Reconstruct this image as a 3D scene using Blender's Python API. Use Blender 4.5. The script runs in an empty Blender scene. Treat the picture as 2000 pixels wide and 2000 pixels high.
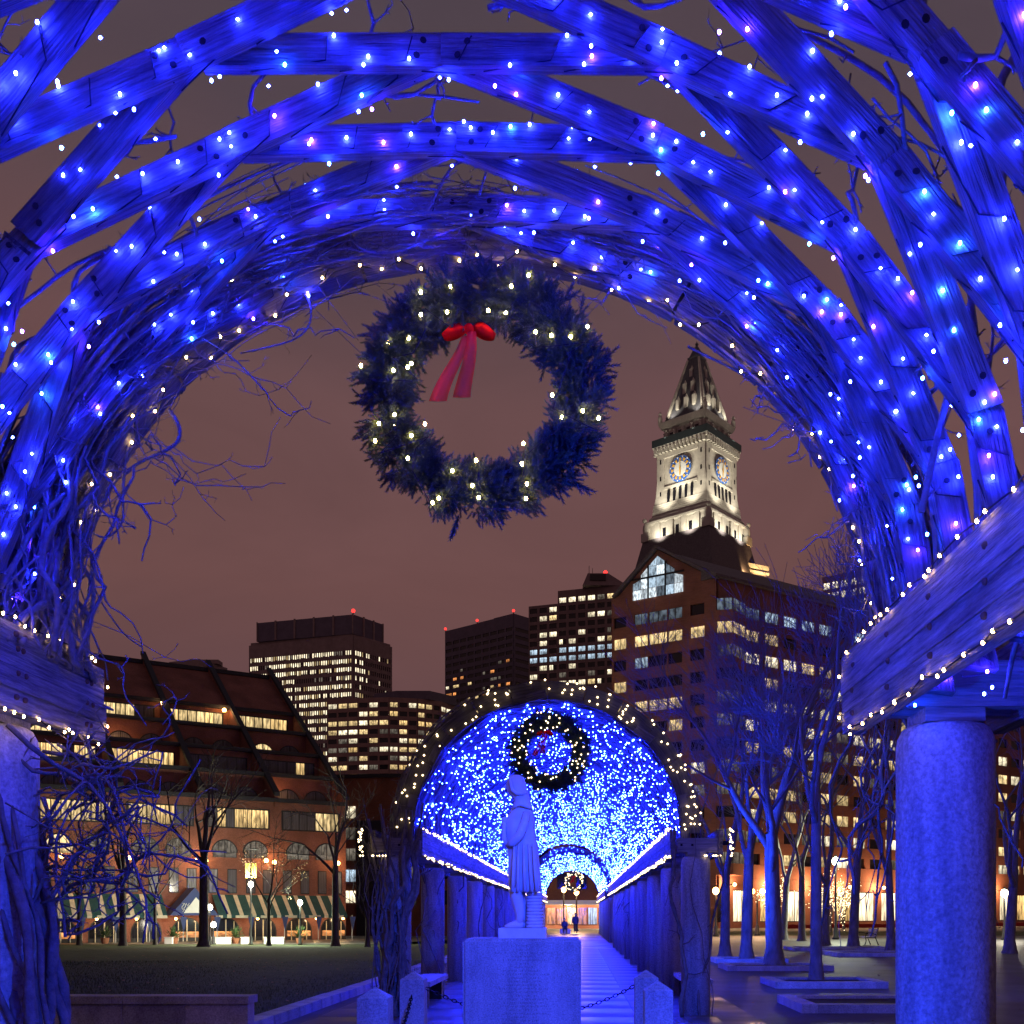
import bpy, bmesh, math, random
import numpy as np
from mathutils import Vector, Matrix

# ------------------------------------------------------------------ camera
F, CX, HY, EYE = 2100.0, 1130.0, 1785.0, 1.7      # focal length and horizon measured on the 2000 px photograph
sc = bpy.context.scene
col = sc.collection
cam_d = bpy.data.cameras.new('camera')
cam = bpy.data.objects.new('camera', cam_d); col.objects.link(cam)
cam.location = (0, 0, EYE); cam.rotation_euler = (math.pi / 2, 0, 0)
cam_d.sensor_width = 36; cam_d.lens = 36 * F / 2000
cam_d.shift_x = (1000 - CX) / 2000; cam_d.shift_y = (HY - 1000) / 2000
cam_d.clip_start = 0.05; cam_d.clip_end = 4000
sc.camera = cam

# ------------------------------------------------------------------ sky: low overcast lit by the city after sunset
wd = bpy.data.worlds.new('World'); sc.world = wd; wd.use_nodes = True
nt = wd.node_tree; nt.nodes.clear()
def N(t, **k):
    n = nt.nodes.new(t)
    for a, b in k.items(): setattr(n, a, b)
    return n
out = N('ShaderNodeOutputWorld'); bg = N('ShaderNodeBackground'); bg2 = N('ShaderNodeBackground'); ad = N('ShaderNodeAddShader')
tc = N('ShaderNodeTexCoord'); sx = N('ShaderNodeSeparateXYZ'); rmp = N('ShaderNodeValToRGB')
nz = N('ShaderNodeTexNoise'); nz.inputs['Scale'].default_value = 1.9; nz.inputs['Detail'].default_value = 5
mx = N('ShaderNodeMath', operation='MULTIPLY_ADD'); mx.inputs[1].default_value = 0.26
sb = N('ShaderNodeMath', operation='SUBTRACT'); sb.inputs[1].default_value = 0.13
L = nt.links.new
L(tc.outputs['Generated'], sx.inputs[0]); L(tc.outputs['Generated'], nz.inputs['Vector'])
L(nz.outputs['Fac'], mx.inputs[0]); L(sx.outputs['Z'], mx.inputs[2]); L(mx.outputs[0], sb.inputs[0]); L(sb.outputs[0], rmp.inputs['Fac'])
cr = rmp.color_ramp
cr.elements[0].position = 0.0; cr.elements[0].color = (.088, .050, .057, 1)
cr.elements[1].position = 1.0; cr.elements[1].color = (.045, .042, .062, 1)
for p, c in ((.14, (.108, .054, .058, 1)), (.30, (.142, .066, .064, 1)), (.46, (.132, .066, .068, 1)), (.62, (.080, .054, .068, 1))):
    e = cr.elements.new(p); e.color = c
sky = N('ShaderNodeTexSky'); sky.sky_type = 'NISHITA'; sky.sun_disc = False
sky.sun_elevation = math.radians(-4); sky.sun_rotation = math.radians(200)
n2 = N('ShaderNodeTexNoise'); n2.inputs['Scale'].default_value = 3.2; n2.inputs['Detail'].default_value = 6; n2.inputs['Roughness'].default_value = .55; n2.inputs['Distortion'].default_value = .6
mpz = N('ShaderNodeMapping'); mpz.inputs['Scale'].default_value = (1, 1, 2.6); L(tc.outputs['Generated'], mpz.inputs[0]); L(mpz.outputs[0], n2.inputs['Vector'])
mr2 = N('ShaderNodeMapRange'); mr2.inputs[1].default_value = .3; mr2.inputs[2].default_value = .7; mr2.inputs[3].default_value = .98; mr2.inputs[4].default_value = 1.18
L(n2.outputs['Fac'], mr2.inputs[0]); L(mr2.outputs[0], bg.inputs['Strength'])
L(rmp.outputs['Color'], bg.inputs['Color'])
L(sky.outputs['Color'], bg2.inputs['Color']); bg2.inputs['Strength'].default_value = 0.05
L(bg.outputs[0], ad.inputs[0]); L(bg2.outputs[0], ad.inputs[1]); L(ad.outputs[0], out.inputs['Surface'])

vs = sc.view_settings
sc.display_settings.display_device = 'sRGB'
vs.view_transform = 'Standard'; vs.look = 'None'; vs.exposure = 0.0; vs.gamma = 1.0
try: vs.use_curve_mapping = False
except Exception: pass
cy = sc.cycles
cy.use_denoising = True
try: cy.denoiser = 'OPENIMAGEDENOISE'
except Exception: pass
cy.use_light_tree = True
cy.max_bounces = 4; cy.diffuse_bounces = 1; cy.glossy_bounces = 2; cy.transmission_bounces = 2; cy.transparent_max_bounces = 4
cy.sample_clamp_indirect = 4.0; cy.sample_clamp_direct = 0.0
cy.caustics_reflective = False; cy.caustics_refractive = False
cy.use_adaptive_sampling = True; cy.adaptive_threshold = 0.02

R_ = random.Random(7)
PI = math.pi
def W(x, y, Y): return Vector(((x - CX) * Y / F, Y, EYE + (HY - y) * Y / F))
def GX(x, Y): return (x - CX) * Y / F
def GZ(y, Y): return EYE + (HY - y) * Y / F

# ------------------------------------------------------------------ mesh builder
NPR = np.random.RandomState(3)
class MB:
    def __init__(s): s.v = []; s.f = []; s.m = []; s.uv = {}
    def add(s, vs_, fs, mi=0):
        o = len(s.v); s.v.extend(vs_)
        s.f.extend([tuple(i + o for i in f) for f in fs]); s.m.extend([mi] * len(fs))
    def box(s, c, d, rz=0.0, mi=0, R=None):
        hx, hy, hz = d[0] / 2, d[1] / 2, d[2] / 2
        pts = [(x, y, z) for z in (-hz, hz) for x, y in ((-hx, -hy), (hx, -hy), (hx, hy), (-hx, hy))]
        if R is not None: pts = [tuple(R @ Vector(p)) for p in pts]
        elif rz:
            ca, sa = math.cos(rz), math.sin(rz); pts = [(x * ca - y * sa, x * sa + y * ca, z) for x, y, z in pts]
        s.add([(p[0] + c[0], p[1] + c[1], p[2] + c[2]) for p in pts],
              [(3, 2, 1, 0), (4, 5, 6, 7), (0, 1, 5, 4), (1, 2, 6, 5), (2, 3, 7, 6), (3, 0, 4, 7)], mi)
    def bar(s, p0, p1, w, h, mi=0, up=Vector((0, 0, 1))):
        p0 = Vector(p0); p1 = Vector(p1); d = p1 - p0; l = d.length; x = d.normalized()
        y = up.cross(x)
        if y.length < 1e-4: y = Vector((0, 1, 0)).cross(x)
        y.normalize(); z = x.cross(y)
        s.box((p0 + p1) / 2, (l, w, h), R=Matrix((x, y, z)).transposed(), mi=mi)
    def tube(s, pts, rad, n=6, mi=0, cap=True):
        P = np.array([tuple(p) for p in pts], float); k = len(P)
        r = np.full(k, rad, float) if np.isscalar(rad) else np.array(rad, float)
        if n in (5, 7): r = r * NPR.uniform(.80, 1.25, k)      # knobbly stems
        T = np.gradient(P, axis=0); T /= (np.linalg.norm(T, axis=1)[:, None] + 1e-9)
        ref = np.array((0.31, 0.92, 0.22)); 
        if abs(T[0] @ ref) > .9: ref = np.array((.9, -.1, .3))
        A = np.cross(T, ref); A /= (np.linalg.norm(A, axis=1)[:, None] + 1e-9)
        for i in range(1, k):
            if A[i] @ A[i - 1] < 0: A[i] = -A[i]
        B = np.cross(T, A)
        an = np.arange(n) * 2 * PI / n
        V = P[:, None, :] + r[:, None, None] * (np.cos(an)[None, :, None] * A[:, None, :] + np.sin(an)[None, :, None] * B[:, None, :])
        fs = []
        for i in range(k - 1):
            a = i * n
            for j in range(n):
                j2 = (j + 1) % n
                fs.append((a + j, a + j2, a + n + j2, a + n + j))
        if cap: fs.append(tuple(range(n - 1, -1, -1))); fs.append(tuple((k - 1) * n + j for j in range(n)))
        s.add([tuple(q) for q in V.reshape(-1, 3)], fs, mi)
    def lathe(s, prof, n=16, c=(0, 0, 0), mi=0, cap=True):
        vs_ = [(c[0] + r * math.cos(2 * PI * j / n), c[1] + r * math.sin(2 * PI * j / n), c[2] + z) for r, z in prof for j in range(n)]
        fs = [(i * n + j, i * n + (j + 1) % n, (i + 1) * n + (j + 1) % n, (i + 1) * n + j) for i in range(len(prof) - 1) for j in range(n)]
        if cap: fs.append(tuple(range(n - 1, -1, -1))); fs.append(tuple((len(prof) - 1) * n + j for j in range(n)))
        s.add(vs_, fs, mi)
    def loft(s, rings, mi=0, cap=True, uv=False):
        if uv:      # u runs along the piece, v around it, so the grain follows the board
            o = len(s.v); u = 0.0; prev = None
            for i, r in enumerate(rings):
                c = sum((Vector(p) for p in r), Vector()) / len(r)
                if prev is not None: u += (c - prev).length
                prev = c; w = 0.0
                for j, p in enumerate(r):
                    if j: w += (Vector(p) - Vector(r[j - 1])).length
                    s.uv[o + i * len(r) + j] = (u, w)
        n = len(rings[0]); vs_ = [tuple(p) for r in rings for p in r]
        fs = [(i * n + j, i * n + (j + 1) % n, (i + 1) * n + (j + 1) % n, (i + 1) * n + j) for i in range(len(rings) - 1) for j in range(n)]
        if cap: fs.append(tuple(range(n - 1, -1, -1))); fs.append(tuple((len(rings) - 1) * n + j for j in range(n)))
        s.add(vs_, fs, mi)
    def prism(s, poly, vec, mi=0):
        n = len(poly); a = [tuple(p) for p in poly]; b = [tuple(Vector(p) + Vector(vec)) for p in poly]
        s.add(a + b, [tuple(range(n - 1, -1, -1)), tuple(range(n, 2 * n))] + [(i, (i + 1) % n, n + (i + 1) % n, n + i) for i in range(n)], mi)
    def ball(s, c, r, n=6, k=4, mi=0, sc_=(1, 1, 1)):
        prof = [(r * math.sin(PI * i / k), -r * math.cos(PI * i / k)) for i in range(1, k)]
        vs_ = [(c[0], c[1], c[2] - r * sc_[2])] + [(c[0] + q * sc_[0] * math.cos(2 * PI * j / n), c[1] + q * sc_[1] * math.sin(2 * PI * j / n), c[2] + z * sc_[2]) for q, z in prof for j in range(n)] + [(c[0], c[1], c[2] + r * sc_[2])]
        fs = [(0, 1 + (j + 1) % n, 1 + j) for j in range(n)]
        for i in range(k - 2):
            fs += [(1 + i * n + j, 1 + i * n + (j + 1) % n, 1 + (i + 1) * n + (j + 1) % n, 1 + (i + 1) * n + j) for j in range(n)]
        e = len(vs_) - 1; b = 1 + (k - 2) * n
        fs += [(e, b + j, b + (j + 1) % n) for j in range(n)]
        s.add(vs_, fs, mi)
    def octa(s, c, r, mi=0):
        x, y, z = c
        s.add([(x + r, y, z), (x - r, y, z), (x, y + r, z), (x, y - r, z), (x, y, z + r), (x, y, z - r)],
              [(0, 2, 4), (2, 1, 4), (1, 3, 4), (3, 0, 4), (2, 0, 5), (1, 2, 5), (3, 1, 5), (0, 3, 5)], mi)
    def mesh(s, name, mats, smooth=False):
        me = bpy.data.meshes.new(name); me.from_pydata(s.v, [], s.f)
        for m in (mats if isinstance(mats, (list, tuple)) else [mats]): me.materials.append(m)
        if any(s.m): me.polygons.foreach_set('material_index', s.m)
        if smooth: me.polygons.foreach_set('use_smooth', [True] * len(me.polygons))
        if s.uv:
            lay = me.uv_layers.new(name='grain'); li = np.empty(len(me.loops), dtype=np.int32); me.loops.foreach_get('vertex_index', li)
            lay.data.foreach_set('uv', np.array([s.uv.get(int(i), (0.0, 0.0)) for i in li], dtype=np.float32).ravel())
        me.update(); return me
    def build(s, name, mats, parent=None, smooth=False, kind=None):
        return link(name, s.mesh(name, mats, smooth), parent, kind=kind)

def link(name, me, parent=None, loc=None, rot=None, scale=None, kind=None):
    o = bpy.data.objects.new(name, me); col.objects.link(o)
    if parent is not None: adopt(o, parent)
    if loc is not None: o.location = loc
    if rot is not None: o.rotation_euler = rot
    if scale is not None: o.scale = scale
    if kind: o['kind'] = kind
    return o
def world_off(p): return Vector(p.location)
def adopt(o, p):
    o.parent = p
    o.matrix_parent_inverse = Matrix.Translation(-world_off(p))
def thing(name, label, cat, loc=(0, 0, 0), group=None):
    o = bpy.data.objects.new(name, None); col.objects.link(o); o.location = loc; o.empty_display_size = .2
    o['label'] = label; o['category'] = cat
    if group: o['group'] = group
    return o
def tag(o, label, cat, group=None):
    o['label'] = label; o['category'] = cat
    if group: o['group'] = group
    return o

# ------------------------------------------------------------------ materials
def mat(name, base, rough=.7, noise=None, bump=0, bscale=20, metal=0, spec=.3, var=.35, stretch=(1, 1, 1), emis=None, estr=0, coord='Object', rnd=False, detail=6, stain=None):
    m = bpy.data.materials.new(name); m.use_nodes = True; t = m.node_tree
    b = t.nodes['Principled BSDF']; lk = t.links.new
    b.inputs['Base Color'].default_value = (*base, 1); b.inputs['Roughness'].default_value = rough; b.inputs['Metallic'].default_value = metal
    b.inputs['Specular IOR Level'].default_value = spec
    if emis: b.inputs['Emission Color'].default_value = (*emis, 1); b.inputs['Emission Strength'].default_value = estr
    if noise or bump:
        c = t.nodes.new('ShaderNodeTexCoord'); mp = t.nodes.new('ShaderNodeMapping'); mp.inputs['Scale'].default_value = stretch
        if rnd:
            oi = t.nodes.new('ShaderNodeObjectInfo'); va = t.nodes.new('ShaderNodeVectorMath'); va.operation = 'MULTIPLY_ADD'
            va.inputs[1].default_value = (17, 23, 31); lk(oi.outputs['Random'], va.inputs[0]); lk(c.outputs[coord], va.inputs[2]); lk(va.outputs[0], mp.inputs[0])
        else: lk(c.outputs[coord], mp.inputs[0])
    if noise:
        n1 = t.nodes.new('ShaderNodeTexNoise'); n1.inputs['Scale'].default_value = noise; n1.inputs['Detail'].default_value = detail; n1.inputs['Roughness'].default_value = .65
        lk(mp.outputs[0], n1.inputs['Vector'])
        r = t.nodes.new('ShaderNodeValToRGB'); r.color_ramp.elements[0].position = .32; r.color_ramp.elements[1].position = .72
        r.color_ramp.elements[0].color = (*[x * (1 - var) for x in base], 1); r.color_ramp.elements[1].color = (*[min(1, x * (1 + var)) for x in base], 1)
        lk(n1.outputs['Fac'], r.inputs[0])
        if stain:      # weather stains and board to board difference on top of the grain
            m3 = t.nodes.new('ShaderNodeMapping'); m3.inputs['Scale'].default_value = stain[0]; lk(mp.inputs[0].links[0].from_socket, m3.inputs[0])
            n3 = t.nodes.new('ShaderNodeTexNoise'); n3.inputs['Scale'].default_value = 1.0; n3.inputs['Detail'].default_value = 5; n3.inputs['Roughness'].default_value = .7; lk(m3.outputs[0], n3.inputs['Vector'])
            q = t.nodes.new('ShaderNodeMapRange'); q.inputs[1].default_value = .32; q.inputs[2].default_value = .62; q.inputs[3].default_value = stain[1]; q.inputs[4].default_value = 1.12; lk(n3.outputs['Fac'], q.inputs[0])
            o3 = t.nodes.new('ShaderNodeObjectInfo'); q3 = t.nodes.new('ShaderNodeMapRange'); q3.inputs[3].default_value = .78; q3.inputs[4].default_value = 1.2; lk(o3.outputs['Random'], q3.inputs[0])
            mm = t.nodes.new('ShaderNodeMath'); mm.operation = 'MULTIPLY'; lk(q.outputs[0], mm.inputs[0]); lk(q3.outputs[0], mm.inputs[1])
            vm = t.nodes.new('ShaderNodeVectorMath'); vm.operation = 'SCALE'; lk(r.outputs[0], vm.inputs[0]); lk(mm.outputs[0], vm.inputs['Scale']); lk(vm.outputs[0], b.inputs['Base Color'])
        else: lk(r.outputs[0], b.inputs['Base Color'])
    if bump:
        n2 = t.nodes.new('ShaderNodeTexNoise'); n2.inputs['Scale'].default_value = bscale; n2.inputs['Detail'].default_value = 5
        lk(mp.outputs[0], n2.inputs['Vector'])
        bp = t.nodes.new('ShaderNodeBump'); bp.inputs['Strength'].default_value = bump; bp.inputs['Distance'].default_value = .02
        lk(n2.outputs['Fac'], bp.inputs['Height']); lk(bp.outputs[0], b.inputs['Normal'])
    return m
def glow(name, c, s, sample=False):
    m = bpy.data.materials.new(name); m.use_nodes = True; t = m.node_tree; t.nodes.clear()
    e = t.nodes.new('ShaderNodeEmission'); e.inputs[0].default_value = (*c, 1); e.inputs[1].default_value = s
    o = t.nodes.new('ShaderNodeOutputMaterial'); t.links.new(e.outputs[0], o.inputs[0])
    if not sample: m.cycles.emission_sampling = 'NONE'
    return m
def window_mat(name, c, s, sc1=1.6, contrast=.72, stripes=3.0, local=True, bars=2.0):
    """lit glass: lamp light behind blinds, curtains and furniture, different in every window"""
    m = bpy.data.materials.new(name); m.use_nodes = True; t = m.node_tree; lk = t.links.new
    b = t.nodes['Principled BSDF']; b.inputs['Base Color'].default_value = (.03, .03, .035, 1); b.inputs['Roughness'].default_value = .15
    c0 = t.nodes.new('ShaderNodeTexCoord'); oi = t.nodes.new('ShaderNodeObjectInfo')
    va = t.nodes.new('ShaderNodeVectorMath'); va.operation = 'MULTIPLY_ADD'; va.inputs[1].default_value = (91, 57, 73)
    lk(oi.outputs['Random'], va.inputs[0]); lk(c0.outputs['Object'], va.inputs[2])
    mp = t.nodes.new('ShaderNodeMapping'); mp.inputs['Scale'].default_value = (stripes, 1, 1.1); lk(va.outputs[0], mp.inputs[0])
    n = t.nodes.new('ShaderNodeTexNoise'); n.inputs['Scale'].default_value = sc1; n.inputs['Detail'].default_value = 3; lk(mp.outputs[0], n.inputs['Vector'])
    r = t.nodes.new('ShaderNodeMapRange'); r.inputs[1].default_value = .35; r.inputs[2].default_value = .62; r.inputs[3].default_value = 1 - contrast; r.inputs[4].default_value = 1.15
    lk(n.outputs['Fac'], r.inputs[0])
    r2 = t.nodes.new('ShaderNodeMapRange'); r2.inputs[3].default_value = .55; r2.inputs[4].default_value = 1.25; lk(oi.outputs['Random'], r2.inputs[0])
    mu = t.nodes.new('ShaderNodeMath'); mu.operation = 'MULTIPLY'; lk(r.outputs[0], mu.inputs[0]); lk(r2.outputs[0], mu.inputs[1])
    m2 = t.nodes.new('ShaderNodeMath'); m2.operation = 'MULTIPLY'; m2.inputs[1].default_value = s; lk(mu.outputs[0], m2.inputs[0])
    last = m2.outputs[0]
    if local:      # ceiling lights make the top of a room brighter; slim bars divide the glass
        sp = t.nodes.new('ShaderNodeSeparateXYZ'); lk(c0.outputs['Object'], sp.inputs[0])
        rz_ = t.nodes.new('ShaderNodeMapRange'); rz_.inputs[1].default_value = -.5; rz_.inputs[2].default_value = .45; rz_.inputs[3].default_value = .55; rz_.inputs[4].default_value = 1.25; lk(sp.outputs[2], rz_.inputs[0])
        fx = t.nodes.new('ShaderNodeMath'); fx.operation = 'MULTIPLY_ADD'; fx.inputs[1].default_value = bars; fx.inputs[2].default_value = 10.0; lk(sp.outputs[0], fx.inputs[0])
        pp = t.nodes.new('ShaderNodeMath'); pp.operation = 'PINGPONG'; pp.inputs[1].default_value = .5; lk(fx.outputs[0], pp.inputs[0])
        gt = t.nodes.new('ShaderNodeMath'); gt.operation = 'GREATER_THAN'; gt.inputs[1].default_value = .055; lk(pp.outputs[0], gt.inputs[0])
        g2 = t.nodes.new('ShaderNodeMapRange'); g2.inputs[3].default_value = .15; g2.inputs[4].default_value = 1.0; lk(gt.outputs[0], g2.inputs[0])
        for q in (rz_, g2):
            mu2 = t.nodes.new('ShaderNodeMath'); mu2.operation = 'MULTIPLY'; lk(last, mu2.inputs[0]); lk(q.outputs[0], mu2.inputs[1]); last = mu2.outputs[0]
    b.inputs['Emission Color'].default_value = (*c, 1); lk(last, b.inputs['Emission Strength'])
    m.cycles.emission_sampling = 'NONE'
    return m
def brick_mat(name, c1, c2, mortar, scale, rough=.85):
    m = bpy.data.materials.new(name); m.use_nodes = True; t = m.node_tree; lk = t.links.new
    b = t.nodes['Principled BSDF']; b.inputs['Roughness'].default_value = rough; b.inputs['Specular IOR Level'].default_value = .15
    c0 = t.nodes.new('ShaderNodeTexCoord'); sp = t.nodes.new('ShaderNodeSeparateXYZ'); lk(c0.outputs['Object'], sp.inputs[0])
    ad_ = t.nodes.new('ShaderNodeMath'); ad_.operation = 'ADD'; lk(sp.outputs[0], ad_.inputs[0]); lk(sp.outputs[1], ad_.inputs[1])
    cb = t.nodes.new('ShaderNodeCombineXYZ'); lk(ad_.outputs[0], cb.inputs[0]); lk(sp.outputs[2], cb.inputs[1])
    br = t.nodes.new('ShaderNodeTexBrick'); br.inputs['Scale'].default_value = scale
    br.inputs['Color1'].default_value = (*c1, 1); br.inputs['Color2'].default_value = (*c2, 1); br.inputs['Mortar'].default_value = (*mortar, 1); br.inputs['Mortar Size'].default_value = .012
    lk(cb.outputs[0], br.inputs['Vector'])
    n = t.nodes.new('ShaderNodeTexNoise'); n.inputs['Scale'].default_value = .35; n.inputs['Detail'].default_value = 6; lk(c0.outputs['Object'], n.inputs['Vector'])
    r = t.nodes.new('ShaderNodeMapRange'); r.inputs[1].default_value = .3; r.inputs[2].default_value = .7; r.inputs[3].default_value = .7; r.inputs[4].default_value = 1.15; lk(n.outputs['Fac'], r.inputs[0])
    mxx = t.nodes.new('ShaderNodeVectorMath'); mxx.operation = 'SCALE'; lk(br.outputs['Color'], mxx.inputs[0]); lk(r.outputs[0], mxx.inputs['Scale']); lk(mxx.outputs[0], b.inputs['Base Color'])
    return m

M = {}
M['wood'] = mat('weathered_cedar', (.205, .19, .18), .75, noise=3.0, var=.6, stretch=(.8, 14, 1), bump=.9, bscale=7, rnd=True, coord='UV', stain=((2.2, 7, 1), .45))
M['wood_block'] = mat('weathered_block', (.27, .25, .24), .75, noise=3.0, var=.5, stretch=(.8, 12, 12), bump=.7, bscale=8, rnd=True)
M['wood_dark'] = mat('dark_fascia', (.085, .08, .075), .85, noise=3.0, var=.5, stretch=(.8, 14, 1), bump=.6, bscale=7, rnd=True, coord='UV')  # cedar darkened in colour to keep the far front arch dark
M['wood_beam'] = mat('weathered_beam', (.235, .22, .21), .75, noise=3.0, var=.65, stretch=(9, .9, 16), bump=.9, bscale=8, rnd=True, stain=((3, 1.3, 6), .45))
M['bolt'] = mat('rusty_bolt', (.10, .055, .035), .6, metal=.3)
M['bolt_hole'] = mat('bolt_recess', (.015, .013, .012), .8)
M['cord'] = mat('light_cord', (.012, .014, .018), .6)
M['vine'] = mat('vine_bark', (.165, .15, .135), .85, noise=14, var=.4, bump=.5, bscale=40, rnd=True)
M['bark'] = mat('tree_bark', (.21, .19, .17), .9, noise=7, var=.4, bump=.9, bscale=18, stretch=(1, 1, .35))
M['bark_silhouette'] = mat('silhouette_bark', (.06, .05, .045), .9, noise=7, var=.4, bump=.8, bscale=18, stretch=(1, 1, .35))  # darker bark copy: the lawn trees' silhouette shade is put into the colour
M['twig_silhouette'] = mat('silhouette_twig', (.06, .05, .045), .9)  # same silhouette shade painted into the lawn trees' twigs
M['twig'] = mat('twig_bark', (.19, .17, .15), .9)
M['granite'] = mat('granite', (.46, .45, .44), .8, noise=55, var=.42, bump=.3, bscale=70, stain=((2.2, 2.2, .8), .6))
M['granite_col'] = mat('granite_column', (.47, .455, .44), .8, noise=42, var=.42, bump=.35, bscale=60, stain=((5, 5, .7), .55))
M['marble'] = mat('white_marble', (.84, .84, .82), .55, noise=5, var=.12, bump=.15, bscale=30)
M['marble_dark'] = mat('marble_grime', (.16, .16, .16), .8)
M['letters'] = mat('carved_letter', (.16, .16, .16), .9)
M['chain'] = mat('chain_iron', (.02, .02, .022), .5, metal=.6)
M['iron'] = mat('black_iron', (.018, .018, .02), .5, metal=.3)
M['brick'] = brick_mat('hotel_brick', (.30, .12, .09), (.23, .09, .07), (.21, .15, .13), 3.2)
M['brick2'] = brick_mat('gable_brick', (.34, .14, .10), (.28, .11, .08), (.25, .19, .15), 3.2)
M['brick3'] = brick_mat('block_brick', (.27, .10, .06), (.22, .075, .05), (.19, .13, .1), 3.0)
M['eave'] = mat('dark_eave', (.028, .028, .036), .6)
M['slate'] = mat('slate_roof', (.15, .13, .14), .6, noise=3, var=.3)
M['conc'] = mat('tower_concrete', (.34, .25, .24), .8, noise=.4, var=.18)
M['conc2'] = mat('midrise_stone', (.38, .24, .21), .8, noise=.4, var=.18)
M['conc3'] = mat('dark_tower_cladding', (.17, .14, .19), .7, noise=.4, var=.15)
M['conc4'] = mat('brown_tower_stone', (.27, .19, .185), .8, noise=.4, var=.15)
M['limestone'] = mat('tower_limestone', (.58, .54, .46), .8, noise=1.2, var=.14, bump=.3, bscale=3)
M['copper'] = mat('dark_parapet', (.045, .06, .065), .6)
M['spire'] = mat('spire_slate', (.12, .12, .135), .6, noise=1.5, var=.25)
M['glass'] = mat('dark_glass', (.012, .013, .02), .12, spec=.5)
M['glass_h'] = mat('curtained_glass', (.10, .095, .115), .35, noise=2.5, var=.55, stretch=(5, 1, .3), rnd=True)
M['mull'] = mat('window_bars', (.03, .028, .03), .5)
M['win_warm'] = window_mat('win_warm', (1, .66, .26), 1.25, bars=1.0)
M['win_yel'] = window_mat('win_yellow', (1, .72, .33), 1.15)
M['win_white'] = window_mat('win_white', (1, .86, .58), 1.7)
M['win_cool'] = window_mat('win_cool', (.62, .82, 1), .95)
M['win_coolw'] = window_mat('win_coolw', (.8, .92, 1), 1.25)
M['win_blue'] = window_mat('win_blue', (.15, .42, 1), .8)
M['win_or'] = window_mat('win_orange', (1, .36, .10), 1.3)
M['win_dim'] = window_mat('win_dim', (.8, .7, .55), .22)
M['win_white_far'] = window_mat('win_white_far', (1, .86, .58), 1.5, sc1=.3, local=False)
M['win_yel_far'] = window_mat('win_yellow_far', (1, .72, .33), 1.0, sc1=.3, local=False)
M['win_dim_far'] = window_mat('win_dim_far', (.8, .7, .55), .22, local=False)
M['gable_a'] = window_mat('gable_a', (.62, .82, 1), .85, local=False)
M['gable_b'] = window_mat('gable_b', (.8, .92, 1), 1.2, local=False)
M['gable_c'] = window_mat('gable_c', (.45, .6, .75), .3, local=False)
M['win_dimcool'] = window_mat('win_dimcool', (.45, .6, .75), .28, contrast=.8)
M['win_shop'] = window_mat('win_shop', (1, .62, .22), 1.9, sc1=2.2, contrast=.85)
M['shop_bright'] = window_mat('shop_bright', (1, .8, .5), 2.6, sc1=2.0, contrast=.7)
M['asphalt'] = mat('damp_asphalt', (.11, .108, .11), .62, noise=.8, var=.35, bump=.25, bscale=60, spec=.3)
def wet(name, base):
    m = mat(name, base, .3, noise=.9, var=.35, bump=.12, bscale=30, spec=.45)
    t = m.node_tree; b = t.nodes['Principled BSDF']; n = t.nodes.new('ShaderNodeTexNoise'); n.inputs['Scale'].default_value = .5; n.inputs['Detail'].default_value = 4
    c = t.nodes.new('ShaderNodeTexCoord'); t.links.new(c.outputs['Object'], n.inputs['Vector'])
    r = t.nodes.new('ShaderNodeMapRange'); r.inputs[1].default_value = .4; r.inputs[2].default_value = .62; r.inputs[3].default_value = .34; r.inputs[4].default_value = .62
    t.links.new(n.outputs['Fac'], r.inputs[0]); t.links.new(r.outputs[0], b.inputs['Roughness']); return m
M['paving'] = wet('wet_paving', (.095, .092, .09))
M['grass'] = mat('winter_lawn', (.045, .062, .02), .95, noise=1.6, var=.5, bump=1.0, bscale=45)
M['blade'] = mat('grass_blade', (.06, .085, .026), .8)
M['soil'] = mat('soil', (.05, .04, .03), .95, noise=5, var=.4, bump=.6, bscale=25)
M['aw_green'] = mat('awning_green', (.02, .075, .085), .7, noise=2, var=.2)
M['aw_cream'] = mat('awning_cream', (.62, .55, .42), .7, noise=2, var=.15)
M['aw_blue'] = mat('awning_blue', (.05, .07, .20), .7)
M['white'] = mat('white_paint', (.75, .74, .70), .5)
M['red'] = mat('red_ribbon', (.80, .010, .004), .8, noise=6, var=.25, spec=.02)
M['red_blurred'] = mat('blurred_ribbon', (.80, .02, .03), .8, spec=.02)  # made half transparent to imitate tails blurred by movement
M['needle'] = mat('fir_needle', (.07, .11, .085), .7, noise=9, var=.5)
M['needle2'] = mat('fir_needle_light', (.09, .13, .06), .7)
M['wire'] = mat('wire', (.09, .09, .10), .5, metal=.4)
M['coat'] = mat('dark_coat', (.03, .04, .09), .8, noise=5, var=.3)
M['trouser'] = mat('trousers', (.02, .02, .03), .8)
M['skin'] = mat('skin', (.42, .26, .19), .6)
M['hair'] = mat('hair', (.02, .014, .01), .7)
M['banner'] = mat('yellow_banner', (.45, .36, .06), .7)
M['planter'] = mat('terracotta', (.32, .13, .07), .8)
M['leaf'] = mat('shrub_leaf', (.05, .09, .03), .7, noise=4, var=.5)
M['dryleaf'] = mat('dry_leaf', (.30, .16, .07), .8)
M['gold'] = mat('gilded_numeral', (.75, .42, .06), .4)
M['clockblue'] = mat('clock_blue', (.05, .16, .55), .5)
M['clockwhite'] = mat('clock_glass', (.75, .76, .72), .5)
M['bulb_blue'] = glow('bulb_blue', (.009, .016, 1), 1300, True)
M['bulb_violet'] = glow('bulb_violet', (.032, .011, 1), 1300, True)
M['bulb_wreath'] = glow('bulb_wreath', (1, .64, .24), 110, True)
M['bulb_azure'] = glow('bulb_azure', (.008, .042, 1), 1300, True)
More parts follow.
